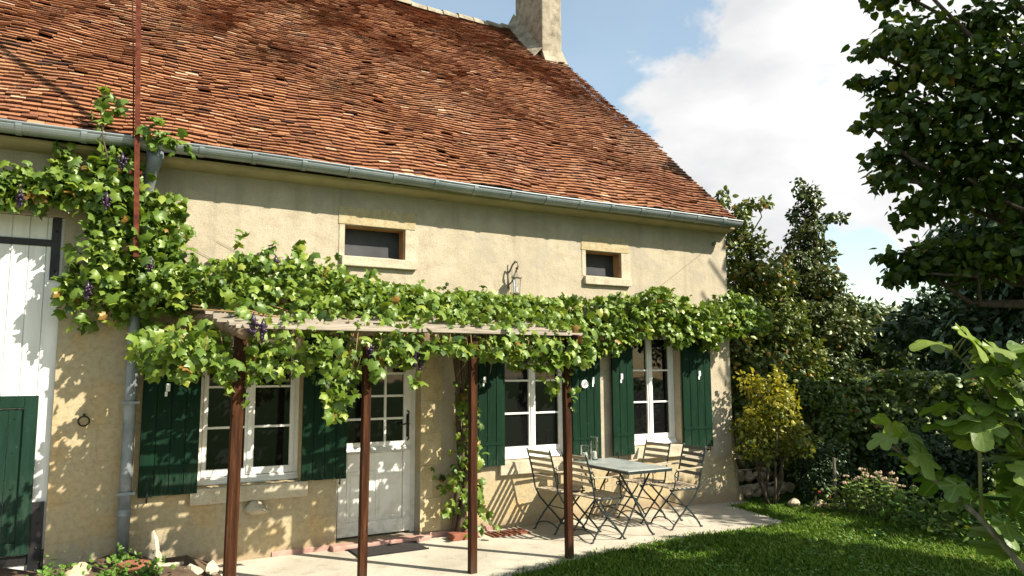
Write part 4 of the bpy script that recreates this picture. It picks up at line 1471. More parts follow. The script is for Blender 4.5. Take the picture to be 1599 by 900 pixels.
    for j in range(64):
        x_ = rr.uniform(.4, 4.1); y_ = rr.uniform(-1.58, -1.2)
        L = rr.uniform(.15, .4)
        c_.tube([(x_, y_, 2.08), (x_ + rr.uniform(-.05, .05), y_ - .03, 2.08 - L * .5), (x_ + rr.uniform(-.1, .1), y_ + rr.uniform(-.04, .02), 2.08 - L)], [.004, .0035, .002], 5)
    c_.build('cane', M['cane'], V, smooth=True)
    for p in ((1.02, -1.66, 2.16), (1.09, -1.68, 2.12), (2.36, -1.60, 1.93), (2.42, -1.58, 1.90), (1.38, -.62, 2.78), (1.98, -1.56, 1.96), (3.52, -1.5, 1.96)):
        bunch(V, p)
pergola_vine()

def left_vine():
    V = thing('climbing_grapevine', 'bushy grapevine climbing the downpipe and arching over the white barn door', 'grapevine', (.15, -.15, .1))
    cl = [(-.62, -.20, 3.33, .34, .16, .22), (-.25, -.22, 3.40, .30, .18, .24), (.05, -.26, 3.30, .34, .2, .36), (.28, -.26, 3.05, .34, .22, .40), (.10, -.24, 2.80, .36, .2, .36), (.40, -.26, 2.72, .30, .22, .34), (-.08, -.22, 2.50, .28, .16, .20),
          (.25, -.24, 2.45, .32, .2, .24), (.52, -.3, 2.5, .26, .25, .22), (.08, -.24, 3.62, .20, .14, .22), (-.8, -.2, 3.28, .3, .15, .18), (-1.2, -.2, 3.3, .35, .16, .2), (.42, -.25, 3.22, .22, .16, .22)]
    p, d, ix = lump(2700, cl, .25)
    p[:, 1] = np.minimum(p[:, 1], -.05)
    pts = [p]
    for p0, p1, m, s_ in (((-.10, -.40, 3.8), (-.06, -.22, 4.28), 22, .045), ((-.04, -.35, 3.95), (.05, -.2, 4.17), 14, .04), ((.25, -.42, 3.86), (.62, -.45, 3.78), 30, .05), ((.35, -.45, 3.95), (.42, -.45, 3.84), 10, .04),
                      ((.5, -.25, 3.05), (.76, -.2, 3.04), 14, .05), ((-.25, -.15, 2.6), (-.28, -.12, 2.32), 18, .05), ((-.12, -.2, 2.4), (-.16, -.16, 2.2), 14, .06), ((-.3, -.25, 3.6), (-.42, -.2, 3.75), 10, .04), ((.1, -.3, 2.35), (.12, -.28, 2.2), 12, .06)):
        pts.append(shoot_pts(p0, p1, m, s_))
    vine_leaves('foliage', np.concatenate(pts), (.05, -.7, .35), V, .092, tone=.46)
    b = MB()
    b.tube([(.285, -.04, .1), (.275, -.04, .8), (.28, -.04, 1.5), (.24, -.06, 2.2), (.08, -.1, 2.9), (.0, -.12, 3.3), (-.4, -.12, 3.38), (-1.0, -.1, 3.36)], [.022, .02, .018, .018, .016, .014, .012, .008], 7)
    b.tube([(.1, -.1, 2.8), (.05, -.25, 3.4), (-.06, -.38, 3.8), (-.06, -.22, 4.25)], [.01, .008, .006, .003], 6)
    b.build('stem', M['vine_bark'], V, smooth=True)
    for p in ((.10, -.48, 3.60), (-.62, -.38, 3.22), (.36, -.5, 2.7), (-.1, -.42, 2.48), (.0, -.44, 3.25)):
        bunch(V, p, 18, .11)
left_vine()

# ------------------------------------------------------------------ garden furniture
def make_table():
    T = thing('folding_table', 'weathered grey metal folding table on crossed dark legs', 'table', (5.09, -.82, 0))
    x0, x1, y0, y1 = 4.80, 5.39, -1.36, -.28
    b = MB(); b.box(x0, x1, y0, y1, .722, .732)
    b.build('tabletop', M['table_top'], T, bevel=.003)
    b = MB()
    b.box(x0 + .003, x1 - .003, y0 + .003, y0 + .012, .695, .7215); b.box(x0 + .003, x1 - .003, y1 - .012, y1 - .003, .695, .7215)
    b.box(x0 + .003, x0 + .012, y0 + .012, y1 - .012, .695, .7215); b.box(x1 - .012, x1 - .003, y0 + .012, y1 - .012, .695, .7215)
    b.build('rim', M['furniture_iron'], T)
    for y, s_ in ((-1.12, 1), (-.40, -1)):
        for (a, c_, dy) in ((4.86, 5.30, 0), (5.32, 4.88, .02 * s_)):
            b = MB()
            pts = [(a, y + dy, .70), (a + (c_ - a) * .45, y + dy, .40), (a + (c_ - a) * .62, y + dy, .27), (a + (c_ - a) * .9, y + dy, .06), (c_, y + dy, .012), (c_ + .02 * (1 if c_ > a else -1), y + dy, .008)]
            b.tube(pts, .012, 8, flat=.6)
            b.build('leg', M['furniture_iron'], T, smooth=True)
    b = MB()
    for xx, zz in ((5.0, .20), (5.19, .20)):
        b.tube([(xx, -1.12 + .72 * i / 10, zz + .07 * math.sin(math.pi * i / 10)) for i in range(11)], .008, 6)
    b.tube([(5.09, -1.12, .40), (5.09, -.40, .40)], .008, 6)
    b.build('stretcher', M['furniture_iron'], T, smooth=True)
    return T
make_table()

def make_chair(label, arms=True, back=None):
    """faces +x, origin on the floor"""
    C = thing('folding_chair', label, 'chair', (0, 0, 0), 0, 'folding garden chairs round the table')
    W2 = .205
    b = MB()
    n = 7
    for i in range(n):
        x = -.17 + .37 * i / (n - 1)
        z = .445 + .012 * ((x / .2) ** 2) - .004
        b.bar((x, -W2 + .012, z), (x, W2 - .012, z), .036, .014)
    b.build('seat', M['slat'], C, bevel=.002, local=True)
    b = MB()
    n = 5
    for i in range(n):
        f = i / (n - 1)
        z = .585 + .275 * f
        x = -.195 - .085 * f ** 1.2
        b.bar((x, -W2 + .008, z), (x, W2 - .008, z), .012, .038, (-.25, 0, 1))
    b.build('backrest', back or M['slat'], C, bevel=.002, local=True)
    for s_ in (-1, 1):
        y = s_ * W2
        b = MB()
        b.tube([(-.295, y, .895), (-.283, y, .87), (-.235, y, .70), (-.205, y, .58), (-.182, y, .46), (-.12, y, .35), (-.01, y, .235), (.10, y, .13), (.175, y, .05), (.20, y, .010), (.225, y, .006)], .011, 7, flat=.7)
        b.build('leg', M['furniture_iron'], C, smooth=True, local=True)
        b = MB()
        y2 = s_ * (W2 - .022)
        b.tube([(.20, y2, .435), (.13, y2, .36), (.02, y2, .26), (-.07, y2, .18), (-.15, y2, .09), (-.19, y2, .03), (-.20, y2, .010), (-.225, y2, .006)], .011, 7, flat=.7)
        b.build('leg', M['furniture_iron'], C, smooth=True, local=True)
        b = MB()
        b.tube([(-.18, s_ * (W2 - .01), .432), (.21, s_ * (W2 - .01), .428)], .009, 6)
        b.build('seat_rail', M['furniture_iron'], C, smooth=True, local=True)
        if arms:
            b = MB()
            b.bar((-.215, y + s_ * .012, .665), (.13, y + s_ * .012, .648), .034, .016)
            A = b.build('armrest', M['slat'], C, bevel=.004, local=True)
            b = MB()
            b.tube([(.10, y + s_ * .012, .64), (.14, y + s_ * .012, .625), (.155, y + s_ * .012, .59), (.13, y + s_ * .012, .565), (.10, y + s_ * .012, .58), (.105, y + s_ * .012, .605)], .007, 6)
            b.tube([(.155, y + s_ * .012, .60), (.15, y + s_ * .012, .52), (.17, y + s_ * .006, .43)], .007, 6)
            b.build('scroll', M['furniture_iron'], A, smooth=True, local=True)
    b = MB()
    for xx, zz in ((.172, .055), (-.175, .055)):
        b.tube([(xx, -W2 + .005, zz), (xx, -W2 * .5, zz + .04), (xx, 0, zz + .052), (xx, W2 * .5, zz + .04), (xx, W2 - .005, zz)], .007, 6)
    b.tube([(-.02, -W2, .242), (-.02, W2, .242)], .006, 6)
    b.build('stretcher', M['furniture_iron'], C, smooth=True, local=True)
    return C
ch0 = make_chair('slatted wooden folding chair beside the wall, left of the table, behind another chair')
def copy_tree(o, parent=None):
    c_ = o.copy(); COL.objects.link(c_)
    if parent is not None:
        c_.parent = parent
    for k in list(o.children):
        copy_tree(k, c_)
    return c_
ch1 = copy_tree(ch0); ch2 = copy_tree(ch0); ch3 = copy_tree(ch0)
ch0.location = (4.60, -.36, 0); ch0.rotation_euler.z = math.radians(6)
ch1.location = (4.70, -.93, 0); ch1.rotation_euler.z = math.radians(3)
ch2.location = (5.78, -.36, 0); ch2.rotation_euler.z = math.radians(184)
ch3.location = (5.86, -.86, 0); ch3.rotation_euler.z = math.radians(174)
ch1['label'] = 'slatted wooden folding chair left of the table, nearest the pergola post and the lawn'
ch2['label'] = 'slatted folding chair right of the table, closest to the far white window'
ch3['label'] = 'dark slatted folding chair at the right end of the table group, facing left'
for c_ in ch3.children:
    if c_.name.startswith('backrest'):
        c_.data = c_.data.copy(); c_.data.materials[0] = M['shaded_slat']; c_['label'] = 'dark shaded backrest slats'  # shade on this backrest is put into its slat colour

def jar(x, y, r, h, label):
    J = thing('candle_jar', label, 'candle jar', (x, y, .732), 0, 'glass candle jars on the table')
    b = MB(); b.lathe((x, y, .7335), [(.0, .0), (r * .96, .0), (r, .006), (r, h), (r - .004, h), (r - .004, .012), (0, .012)], 24, (False, False))
    b.build('glass', M['jar'], J, smooth=False)
    b = MB(); b.lathe((x, y, .747), [(r * .62, 0), (r * .62, .075), (r * .5, .082), (0.001, .078)], 18, (True, False)); c_ = b.build('candle', M['candle_wax'], J)
    b = MB(); b.tube([(x, y, .82), (x + .002, y, .84)], .0018, 5); b.build('wick', M['iron'], c_)
    b = MB(); b.lathe((x, y, .7335), [(r + .001, h - .006), (r + .004, h - .003), (r + .001, h + .002), (r - .003, h)], 24, (False, False)); b.build('glass_rim', M['jar'], J)
jar(4.93, -.40, .048, .175, 'short clear glass candle jar on the grey table')
jar(5.09, -.36, .045, .262, 'tall clear glass candle jar on the grey table')

T = thing('doormat', 'dark bristle doormat lying on the patio before the white door', 'doormat', (2.62, -.30, 0))
b = MB(); b.box(2.26, 2.96, -.46, -.14, .002, .018); b.build('mat', M['rubber_mat'], T, bevel=.006)
b = MB()
b.box(2.24, 2.98, -.475, -.46, .002, .015); b.box(2.24, 2.98, -.14, -.125, .002, .015)
b.build_each(8, 'border', M['iron'], T)

T = thing('drain_grate', 'dark floor grate let into the patio near the wall by the chairs', 'grate', (3.98, -.3, 0))
b = MB()
for i in range(9):
    b.box(3.80 + i * .045, 3.825 + i * .045, -.34, -.16, .002, .012)
b.build('bars', M['brick_red'], T)
b = MB(); b.box(3.77, 4.22, -.365, -.342, .002, .014); b.box(3.77, 4.22, -.158, -.135, .002, .014); b.box(3.77, 3.79, -.342, -.158, .002, .014); b.box(4.2, 4.22, -.342, -.158, .002, .014)
b.build('frame', M['brick_red'], T)

b = MB(); b.box(3.32, 3.62, -.30, -.16, .0, .07)
tag(b.build('loose_brick', M['brick_red'], bevel=.008), 'red brick lying at the foot of the vine trunk', 'brick')

# stones in the flower bed
for (x, y, z, r, sx, sy, sz, sd_, lab) in (
        (-.06, -.55, .18, .10, 1.1, .9, 1.0, 21, 'rounded brown stone in the flower bed beside the barn door'),
        (.02, -.72, .14, .09, 1.3, .9, .7, 22, 'low pale stone at the front of the flower bed near the barn door'),
        (.52, -.42, .21, .10, .8, .8, 1.1, 23, 'pale stone block in the flower bed carrying an upright splinter'),
        (.60, -.50, .13, .10, 1.5, .9, .7, 24, 'broad flat pale stone right of the upright splinter'),
        (.78, -.62, .12, .085, 1.3, 1, .8, 25, 'cream stone in the right half of the flower bed'),
        (.93, -.60, .10, .075, 1.0, .9, 1.1, 26, 'small cream stone closest to the patio at the bed end')):
    b = MB(); b.rock((x, y, z), r, sd_, sx, sy, sz)
    tag(b.build('bed_stone', M['sill_stone'] if sd_ > 21 else M['rubble'], smooth=False), lab, 'stone', 'stones edging the flower bed')
b = MB(); b.tube([(.51, -.42, .28), (.50, -.42, .36), (.485, -.41, .43)], [.035, .03, .012], 6)
tag(b.build('stone_splinter', M['sill_stone']), 'upright pointed pale stone splinter standing in the flower bed', 'stone')
b = MB(); b.rock((.28, -.48, .17), .2, 31, 1.3, .5, .28)
tag(b.build('bark_log', M['brick_red']), 'flaky reddish bark log lying under the downpipe', 'log')

def weed(x, y, z, r, n, lab, mat='weed_leaf', size=.045, name='weed', cat='weed', hgt=1.0, group='weeds in the flower bed'):
    Wd = thing(name, lab, cat, (x, y, z), 0, group)
    p = np.stack([x + rng.normal(size=n) * r * .5, y + rng.normal(size=n) * r * .4, z + np.abs(rng.normal(size=n)) * r * .5 * hgt], 1)
    nr = rng.normal(size=(n, 3)) * .5 + np.array([.1, -.4, .8]); tp = rng.normal(size=(n, 3)) + np.array([0, -.2, .2])
    leaves('foliage', M[mat], p, nr, tp, size * (.6 + .7 * rng.random(n)), .55 + rng.normal(size=n) * .2, OVAL, Wd)
    b = MB()
    for i in range(5):
        b.tube([(x, y, z - .02), (x + random.uniform(-r, r) * .4, y + random.uniform(-r, r) * .3, z + r * .5 * hgt)], [.003, .0015], 5)
    b.build('stem', M['green_stem'], Wd)
weed(-.22, -.62, .13, .16, 130, 'bright green weed against the foot of the barn door')
weed(.18, -.80, .15, .14, 110, 'low green weed at the front edge of the bed below the downpipe')
weed(.45, -.78, .15, .14, 120, 'bright green weed in front of the splinter stone')
weed(.28, -.30, .19, .10, 60, 'small weed at the downpipe foot')

# ------------------------------------------------------------------ right hand garden
T = thing('stone_steps', 'rough stone garden steps climbing behind the golden shrub at the house corner', 'steps', (8.3, .6, 0))
for i in range(3):
    b = MB()
    z0 = i * .16 - .02; y0 = .05 + i * .36
    for j in range(6):
        x = 7.80 + j * .2
        b.rock((x + .1, y0 + .1, z0 + .06), .13, 40 + i * 7 + j, .95, .9, .75)
    st_ = b.build('step', M['rubble'], T)
    b = MB()
    for j in range(4):
        b.rock((7.93 + j * .30, y0 + .19 + .02 * (j % 2), z0 + .125), .20, 90 + i * 5 + j, .95, .95, .24)
    b.build('tread', M['rubble'], st_)
for i, (x, y, r, lab) in enumerate(((8.0, -.72, .10, 'grey border stone left of the dark bush'), (8.22, -.92, .09, 'low rubble stone in front of the dark bush'), (8.45, -1.1, .085, 'small rubble stone between dark bush and pink flowers'))):
    b = MB(); b.rock((x, y, .03), r, 70 + i, 1.4, 1, .7)
    tag(b.build('border_stone', M['rubble']), lab, 'stone', 'stones along the garden border')

def limb(b, p0, p1, r0, r1, wob=.05, n=6, seed=0, k=7):
    rr = random.Random(seed)
    p0, p1 = Vector(p0), Vector(p1)
    w = (p1 - p0).length * wob
    pts = [p0.lerp(p1, i / n) + (Vector((rr.uniform(-w, w), rr.uniform(-w, w), rr.uniform(-w, w))) if 0 < i < n else Vector()) for i in range(n + 1)]
    b.tube(pts, [r0 + (r1 - r0) * i / n for i in range(n + 1)], k)
    return pts

# golden shrub
T = thing('golden_shrub', 'rounded yellow leaved shrub on several bare stems at the house corner', 'shrub', (7.92, -.42, 0))
rr = random.Random(21)
cl = []
for i in range(26):
    a = rr.uniform(0, 6.28); f = rr.random(); rad = .50 * math.sqrt(rr.random()) * (1.05 - .5 * f)
    q = rr.uniform(.13, .25)
    cl.append((7.95 + rad * math.cos(a), -.44 + .85 * rad * math.sin(a), .62 + 1.0 * f, q, q, q * .8))
cl += [(7.62, -.42, .95, .16, .16, .2), (8.3, -.5, .9, .2, .2, .2), (7.9, -.6, 1.70, .10, .10, .14), (8.1, -.5, 1.66, .09, .09, .13), (7.72, -.45, 1.6, .08, .08, .12)]
p, d, ix = lump(3900, cl, .3)
nn = len(p)
leaves('crown', M['gold_leaf'], p, d * .6 + np.array([0, 0, .5]) + rng.normal(size=(nn, 3)) * .7, d * .4 + np.array([0, 0, -.5]) + rng.normal(size=(nn, 3)) * .6, .062 * (.55 + .8 * rng.random(nn)),
       .28 + .42 * np.clip(p[:, 2] - .5, 0, 1.2) + rng.normal(size=nn) * .2 + (rng.normal(size=len(cl)) * .1)[ix], OVAL, T)
b = MB()
for i in range(6):
    a = i * 1.05
    limb(b, (7.92 + .06 * math.cos(a), -.42 + .06 * math.sin(a), -.03), (7.93 + .28 * math.cos(a), -.44 + .25 * math.sin(a), .95), .022, .010, .05, 6, i)
b.build('stem', M['bark'], T, smooth=True)

# dark bush
T = thing('dark_bush', 'low dark green bush right of the golden shrub with a wooden stake before it', 'bush', (8.5, -.75, 0))
cl = [(8.5, -.75, .42, .34, .34, .40), (8.62, -.8, .62, .24, .25, .26), (8.38, -.7, .58, .22, .25, .28), (8.68, -.88, .3, .24, .25, .28), (8.4, -.8, .25, .3, .3, .25)]
crown('crown', M['dark_leaf'], 3200, cl, .05, T, SMALL, .35)
b = MB()
for i in range(4): limb(b, (8.5, -.75, -.03), (8.5 + .15 * math.cos(i * 1.6), -.75 + .15 * math.sin(i * 1.6), .5), .014, .006, .05, 4, i)
b.build('stem', M['bark'], T, smooth=True)
b = MB(); b.tube([(8.42, -1.02, -.03), (8.405, -1.03, .30), (8.40, -1.04, .62)], [.026, .023, .020], 7)
tag(b.build('wooden_stake', M['pale_bark']), 'weathered wooden stake standing in the dark bush', 'stake')

# flowers
def clump(x, y, n, h, lab, head, name='sedum'):
    T = thing(name, lab, 'flower', (x, y, 0), 0, 'pink headed flowers in the border')
    b = MB(); pos, nr, tp = [], [], []
    hd = MB()
    for i in range(n):
        a = random.uniform(0, 6.28); r = random.uniform(.02, .15)
        bx, by = x + r * math.cos(a), y + r * math.sin(a)
        tx, ty = x + 1.6 * r * math.cos(a), y + 1.6 * r * math.sin(a)
        hh = h * random.uniform(.75, 1.1)
        b.tube([(bx, by, -.03), (tx, ty, hh)], [.005, .004], 5)
        for k in range(13):
            f = .15 + .8 * k / 13
            aa = k * 2.4
            pos.append((bx + (tx - bx) * f, by + (ty - by) * f, hh * f)); tp.append((math.cos(aa), math.sin(aa), .35)); nr.append((-.3 * math.cos(aa), -.3 * math.sin(aa), 1))
        if i % 3 != 2:
            for k in range(9):
                hd.ball((tx + random.uniform(-.03, .03), ty + random.uniform(-.03, .03), hh + random.uniform(-.005, .015)), .012, 6, 4)
    b.build('stem', M['green_stem'], T)
    leaves('foliage', M['sedum_leaf'], np.array(pos), np.array(nr, float) + rng.normal(size=(len(pos), 3)) * .2, np.array(tp, float), .06 + .03 * rng.random(len(pos)), .5 + .2 * rng.normal(size=len(pos)), OVAL, T)
    hd.build_each(180, 'flower_head', head, T)
clump(8.22, -1.50, 9, .46, 'upright pink flower clump nearest the dark bush', M['pink_flower'])
clump(8.22, -1.80, 11, .52, 'tallest pink flower clump in the middle of the border', M['pink_flower'])
clump(8.2, -2.08, 9, .44, 'pink flower clump at the right of the three', M['pink_flower'])
T = thing('red_flower', 'tiny red flowers low in front of the dark bush', 'flower', (8.02, -1.12, 0))
b = MB()
for i in range(7):
    x, y, z = 8.02 + random.uniform(-.14, .14), -1.12 + random.uniform(-.1, .1), .10 + random.uniform(0, .1)
    b.tube([(x, y, -.03), (x, y, z)], .003, 5)
b.build('stem', M['green_stem'], T)
hd = MB()
for i in range(4):
    hd.ball((8.02 + random.uniform(-.14, .14), -1.12 + random.uniform(-.1, .1), .18 + random.uniform(-.03, .05)), .011, 7, 5)
hd.build('petal', M['red_flower'], T)
for i, (x, y, r, n, lab) in enumerate(((8.15, -1.25, .30, 150, 'leafy border plant below the red flowers'), (8.1, -2.35, .36, 200, 'low leafy plant right of the pink flowers'), (8.05, -2.75, .36, 200, 'spreading leafy plant midway along the border edge'),
                                       (8.05, -3.15, .38, 200, 'low leafy plant near the fig stem end of the border'), (8.35, -1.95, .3, 140, 'leafy plant filling in behind the pink flowers'), (8.1, -3.6, .38, 190, 'last leafy plant at the right edge of the border'))):
    weed(x, y, .02, r, n, lab, 'weed_leaf' if i % 2 else 'hedge_leaf', .075, 'border_plant', 'plant', 1.0, 'low plants along the garden border')

# hedge
HA, HB = np.array([8.95, 1.15]), np.array([13.2, -2.6])
HD = (HB - HA) / np.linalg.norm(HB - HA); HN = np.array([HD[1], -HD[0]])          # along, and towards the lawn
T = thing('ivy_hedge', 'creeper covered garden wall behind the flower border', 'hedge', (11.0, -.7, 0))
b = MB()
c0 = [tuple(HA - HN * .12), tuple(HB - HN * .12), tuple(HB - HN * .42), tuple(HA - HN * .42)]
b.add([(x, y, z) for z in (-.1, 1.42) for x, y in c0], [(3, 2, 1, 0), (4, 5, 6, 7), (0, 1, 5, 4), (1, 2, 6, 5), (2, 3, 7, 6), (3, 0, 4, 7)])
b.build('wall_core', M['rubble'], T)
n = 9500
u = rng.random(n) * 5.6; z = rng.random(n) ** .8 * 1.70
dn = .06 + .10 * np.sin(u * 2.3 + z * 3) + .22 * rng.random(n)
tp_ = (z > 1.5) | (rng.random(n) < .14)
dn = np.where(tp_, -.45 + .75 * rng.random(n), dn); z = np.where(tp_, 1.48 + .20 * rng.random(n) + .06 * np.sin(u * 3.1) + .04 * np.sin(u * 9), z)
nr = np.stack([HN[0] * np.where(tp_, .3, .75), HN[1] * np.where(tp_, .3, .75), np.where(tp_, .9, .55)], 1) + rng.normal(size=(n, 3)) * .55
leaves('foliage', M['hedge_leaf'], np.stack([HA[0] + HD[0] * u + HN[0] * dn, HA[1] + HD[1] * u + HN[1] * dn, z], 1), nr, np.array([-.1, -.1, -.9]) + rng.normal(size=(n, 3)) * .5, .095 * (.6 + .7 * rng.random(n)), .46 + .22 * rng.normal(size=n), LIME, T)

def tree(name, lab, cat, base, trunk_top, r0, clumps, n, size, leafm, tmpl, bark='bark', keep=None, shell=.45, tone=(.45, .2), group=None, limbs=None, droop=.5, fruits=0, out=.7, jit=.7):
    T = thing(name, lab, cat, base, 0, group)
    b = MB()
    limb(b, (base[0], base[1], base[2] - .1), trunk_top, r0, r0 * .5, .03, 8, 1, 10)
    b.build('trunk', M[bark], T, smooth=True)
    b = MB()
    for i, c_ in enumerate(clumps):
        f = .35 + .6 * ((i * 37) % 10) / 10
        p = Vector(base).lerp(Vector(trunk_top), f)
        if c_[2] < p.z: p = Vector(base).lerp(Vector(trunk_top), max(.2, (c_[2] - base[2]) / max(.1, trunk_top[2] - base[2]) * .7))
        limb(b, p, c_[:3], r0 * .32, r0 * .07, .07, 6, i + 10, 6)
    b.build('branch', M[bark], T, smooth=True)
    crown('crown', M[leafm], n, clumps, size, T, tmpl, shell, droop, keep, tone, out, jit)
    if fruits:
        p, d, ix = lump(fruits, clumps, .9)
        fb = MB()
        for q in p: fb.ball(q, .032, 7, 5, 1.15)
        fb.build_each(len(fb.v) // fruits, 'fruit', M['fruit'], T, smooth=True)
    return T

def column(cx, cy, z0, z1, r, n, seed):
    rr = random.Random(seed)
    out_ = []
    for i in range(n):
        f = i / (n - 1)
        rad = r * (1.05 - .75 * max(0, f - .45) / .55) * (.75 + .3 * min(1, f / .15))
        a = i * 2.4
        o_ = rad * .5
        out_.append((cx + o_ * math.cos(a), cy + o_ * math.sin(a), z0 + (z1 - z0) * f, rad * rr.uniform(.5, .8), rad * rr.uniform(.5, .8), (z1 - z0) / n * rr.uniform(1.0, 1.8)))
    return out_
# pear trees
c1 = column(9.50, 1.45, .5, 4.50, .78, 22, 4) + [(9.78, 1.25, 4.62, .26, .2, .10), (9.2, 1.5, 4.66, .14, .14, .2), (9.3, .95, 1.6, .5, .4, .5), (9.0, 1.2, 2.2, .4, .4, .5), (9.75, .8, 1.2, .5, .4, .4), (9.95, 1.0, 2.5, .5, .4, .6), (9.85, 1.15, 3.3, .45, .4, .5), (10.2, .9, 1.9, .5, .4, .5), (9.7, 1.0, 1.8, .6, .4, .5)]
tree('pear_tree', 'yellowish pear tree with fruit rising directly behind the house corner', 'tree', (9.55, 1.45, 0), (9.6, 1.45, 4.2), .09, c1, 19000, .095, 'pear_leaf', OVAL, group='narrow fruit trees beyond the house', fruits=80, tone=(.52, .24))
c2 = column(11.45, 1.62, .6, 4.85, .80, 24, 8) + [(11.95, 1.4, 4.6, .32, .2, .10), (11.25, 1.6, 5.1, .12, .12, .25), (11.5, 1.5, 5.05, .14, .14, .2), (10.9, 1.6, 3.4, .16, .2, .3)]
tree('pear_tree', 'slender dark grey green pear tree standing apart against the clouds', 'tree', (11.45, 1.62, 0), (11.45, 1.62, 4.6), .08, c2, 14000, .095, 'pear_dark_leaf', OVAL, group='narrow fruit trees beyond the house', tone=(.45, .22), fruits=26)

# big lime tree on the right; its leaves are kept out of the sun's path to the sunny lawn and shrub
LITP = [(6.75, -1.4), (7.3, -1.35), (7.4, -.1), (8.3, -.3), (8.4, -1.5), (8.1, -2.6), (8.2, -4.2), (7.0, -4.2), (6.9, -3.2), (6.7, -2.0)]
def keep_sun(p):
    x, y = shadow_at(p, .0)
    ok = ~in_poly(x, y, LITP)
    x2, y2 = shadow_at(p, 1.2)
    ok &= ((x2 - 7.93) ** 2 + (y2 + .45) ** 2) > .55 ** 2
    t_ = -p[:, 1]
    hx, hz = p[:, 0] - SL * t_, p[:, 2] - SS * t_
    ok &= ~((hx < 7.75) & (hz > .3) & (t_ > 0))
    x3, y3 = shadow_at(p, 1.5)
    du = (x3 - HA[0]) * HD[0] + (y3 - HA[1]) * HD[1]; dn = (x3 - HA[0]) * HN[0] + (y3 - HA[1]) * HN[1]
    ok &= ~((du > -.3) & (du < 3.4) & (dn > -.55) & (dn < .62) & (rng.random(len(p)) < .95))
    for (qx, qy, qr, qz0, qz1) in ((9.5, 1.35, 1.05, 1.2, 4.9), (8.5, -.75, .4, .35, 1.0), (8.2, -1.8, .5, .15, .7)):
        t_ = qy - p[:, 1]
        hx, hz = p[:, 0] - SL * t_, p[:, 2] - SS * t_
        ok &= ~((abs(hx - qx) < qr) & (hz > qz0) & (hz < qz1) & (t_ > 0) & (rng.random(len(p)) < .9))
    return ok
rr = random.Random(12)
cl = []
for i in range(60):
    a = math.radians(rr.uniform(57.5, 79)); d = rr.uniform(10.8, 13.6); z = rr.uniform(3.3, 8.4)
    edge_ = (math.degrees(a) - 57.5) / 8
    if z < 3.9 and edge_ < .35 and rr.random() < .5: continue
    r = rr.uniform(.5, .85) * (1 if edge_ > .5 else .62)
    cl.append((math.sin(a) * d, -7.5 + math.cos(a) * d, z, r, r, r * .62))
for (px, d, z, r) in ((1375, 11.3, 5.2, .22), (1368, 11.4, 5.9, .2), (1380, 11.3, 6.3, .24), (1395, 11.4, 3.0, .2), (1392, 11.3, 4.75, .26), (1400, 11.2, 4.35, .30), (1425, 11.2, 3.05, .34), (1450, 11.4, 3.2, .45), (1395, 11.4, 3.35, .22), (1440, 11.4, 3.9, .4), (1480, 11.6, 3.3, .5), (1520, 11.8, 3.2, .55), (1430, 11.3, 5.3, .4), (1420, 11.5, 5.8, .4), (1395, 11.5, 5.5, .25), (1470, 11.3, 5.0, .6), (1560, 11.5, 3.3, .6), (1530, 11.0, 4.2, .7), (1560, 11.2, 5.2, .7), (1500, 11.2, 5.9, .7), (1460, 11.3, 6.4, .6)):
    a = math.radians(29.3) + math.atan((px - 800) / 1150)
    cl.append((math.sin(a) * d, -7.5 + math.cos(a) * d, z, r, r, r * .6))
tree('lime_tree', 'large dark leafy tree overhanging the garden from the right edge', 'tree', (12.6, -3.6, 0), (12.0, -3.3, 6.5), .24, cl, 27000, .118, 'lime_leaf', LIME, keep=keep_sun, shell=.2, droop=.8, tone=(.42, .24))

# tree outside the picture on the right: crown cut to shade the near lawn
SHADE = [(2.6, -1.78), (3.4, -1.66), (4.4, -1.50), (5.0, -1.42), (5.7, -1.47), (6.35, -1.68), (6.7, -2.0), (6.85, -3.0), (6.85, -3.5), (7.05, -4.6), (7, -6), (2, -6), (2.4, -2.6)]
def keep_shade(p):
    x, y = shadow_at(p, 0)
    return in_poly(x + rng.normal(size=len(x)) * .05, y + rng.normal(size=len(x)) * .05, SHADE)
cl = []
for i in range(40):
    sx, sy = rr.uniform(2.6, 7.0), rr.uniform(-4.8, -1.6); z = rr.uniform(3.9, 6.2); t_ = z / SS
    r = rr.uniform(.5, .8)
    cl.append((sx + SL * t_, sy - t_, z, r, r, r * .6))
tree('shade_tree', 'broad shade tree beside the lawn outside the right of the view', 'tree', (10.2, -9.4, 0), (9.0, -8.2, 5.0), .2, cl, 8500, .19, 'lime_leaf', LIME, keep=keep_shade, shell=.1, droop=.3)

# shrubs in the shade on the right
def shrub(name, lab, x, y, z1, r, n, leafm, size, seed, group=None, tmpl=OVAL, cat='shrub', z0=.2, keep=None):
    rr = random.Random(seed)
    cl = [(x + rr.uniform(-.6, .6) * r, y + rr.uniform(-.6, .6) * r, z0 + (z1 - z0) * rr.random() ** .8, r * rr.uniform(.35, .6), r * rr.uniform(.35, .6), r * rr.uniform(.3, .5)) for _ in range(14)]
    return tree(name, lab, cat, (x, y, 0), (x, y, z1 * .8), .05, cl, n, size, leafm, tmpl, shell=.3, group=group, keep=keep)
shrub('laurel_shrub', 'tall dark shrub rising behind the fig leaves', 10.3, -3.4, 2.5, .9, 3400, 'dark_leaf', .10, 3)
shrub('laurel_shrub', 'dark shrub at the right edge behind the fig stem', 9.0, -3.7, 1.5, .8, 2600, 'dark_leaf', .09, 5)
shrub('laurel_shrub', 'dark undergrowth against the creeper wall behind the pink flowers', 9.6, -1.5, .9, .75, 2600, 'dark_leaf', .08, 9)
shrub('laurel_shrub', 'leafy shrub between the golden shrub and the creeper wall', 9.1, -.1, 1.45, .65, 2400, 'hedge_leaf', .085, 15)

